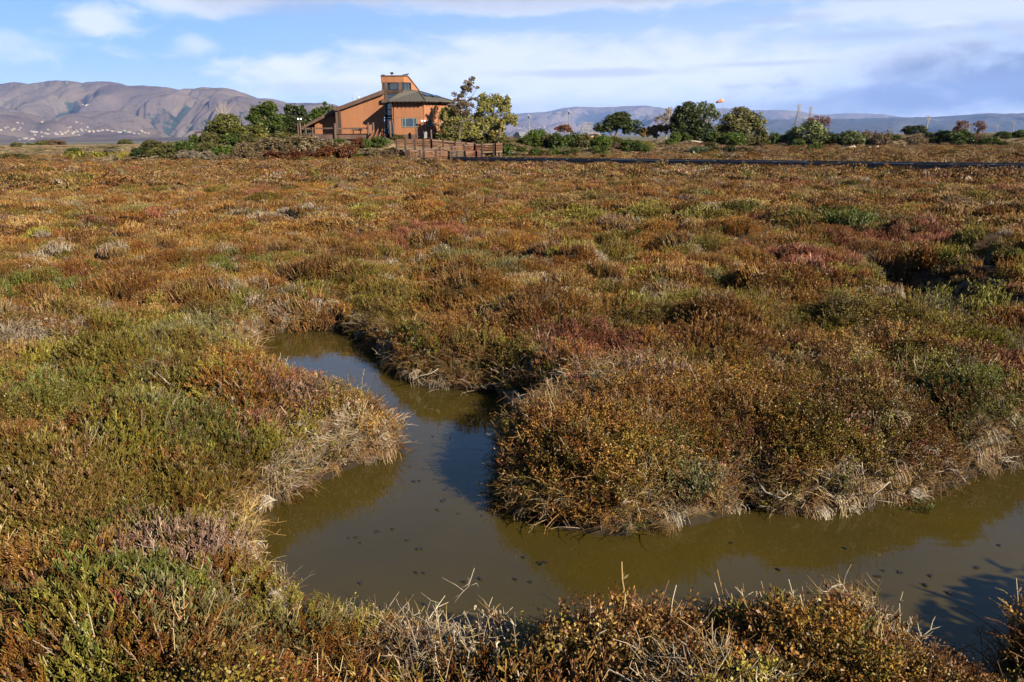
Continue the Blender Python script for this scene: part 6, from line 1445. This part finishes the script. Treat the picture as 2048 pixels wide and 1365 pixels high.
# ------------------------------------------------------------------ single plants that stand out at the water's edge
def marsh_plant(px, py, z, forms_, pig, s, label, name='marsh_plant', n=5, spread=.14, cat='plant'):
    p = atZ(px, py, z); z0_ = gz(p[0], p[1]); a = Acc()
    g = np.random.default_rng(int(px + py))
    for i in range(n):
        b = Acc(); forms_(b); off = g.normal(size=2) * spread; ang = g.uniform(0, 6.28); V_ = np.vstack(b.V)
        c, s1_ = math.cos(ang), math.sin(ang); V_ = np.stack([V_[:, 0] * c - V_[:, 1] * s1_ + off[0], V_[:, 0] * s1_ + V_[:, 1] * c + off[1], V_[:, 2] * g.uniform(.8, 1.15)], 1)
        a.V.append(V_); a.F += [(q[0] + a.n, q[1] + a.n, q[2] + a.n) for q in b.F]; a.tip += b.tip; a.rnd += b.rnd; a.n += b.n
    o = link(name, a.mesh(name, MT['frond'])); o.location = (p[0], p[1], z0_ - .02); o.scale = (s, s, s); o.color = (*C_[pig], 1); tag(o, label, cat)
PK = lam(form_pickleweed, stems=15, H=(.22, .38)); LF = lam(form_leafy, stems=15, H=(.22, .36)); TW = lam(form_twigs, stems=18, H=(.16, .30))
marsh_plant(1385, 930, .1, PK, 'sage', 1.15, 'grey-green pickleweed clump standing tall on the headland', n=6, spread=.13)
marsh_plant(1265, 1010, -.2, PK, 'green', .6, 'small blue-green sprig low on the headland bank', n=2, spread=.05)
marsh_plant(1680, 945, -.1, PK, 'green', .8, 'green sprig hanging on the right bank above dry stems', n=2, spread=.06)
marsh_plant(1840, 970, -.2, PK, 'green', .9, 'bright green sprig drooping to the water on the right bank', n=3, spread=.08)
marsh_plant(585, 880, .05, TW, 'grey', 1.1, 'dead grey twiggy bush on the front of the peninsula', n=6, spread=.10, cat='dead bush', name='dead_bush')
marsh_plant(760, 862, .05, TW, 'grey', 1.1, 'dead pale twiggy bush on the tip of the peninsula', n=6, spread=.14, cat='dead bush', name='dead_bush')
marsh_plant(1225, 1215, .15, LF, 'amber', 1.25, 'tall amber leafy plant rising over the near water edge at centre', n=4, spread=.10)
marsh_plant(1520, 1190, .15, PK, 'sage', 1.15, 'pale green-tipped plant topping the near right bank', n=3, spread=.08)
marsh_plant(660, 1235, .1, PK, 'ygreen', .95, 'yellow-green sprig over the dark mud at the near left bank', n=2, spread=.06)
marsh_plant(790, 1235, .1, PK, 'ygreen', 1.0, 'fresh yellow-green sprig left of the dead grey stems', n=2, spread=.05)
marsh_plant(880, 1245, .15, TW, 'grey', 1.35, 'dead grey upright stems at the near water edge', n=6, spread=.14, cat='dead bush', name='dead_bush')
marsh_plant(1930, 1250, .1, PK, 'sage', 1.2, 'dark sprigged plant at the bottom right corner of the creek', n=4, spread=.15)
marsh_plant(1900, 610, .15, PK, 'ygreen', 1.7, 'light green pickleweed row in front of the dark right-hand pool', n=9, spread=.40)
marsh_plant(1690, 470, .2, PK, 'green', 2.2, 'dark green rounded bush left of the dark right-hand pool', n=9, spread=.28)
marsh_plant(330, 1110, .2, PK, 'mauve', 1.2, 'mauve-grey pickleweed clump in the left foreground', n=6, spread=.20)
marsh_plant(270, 1255, .2, PK, 'green', 1.15, 'bright green pickleweed clump at the bottom left', n=6, spread=.18)
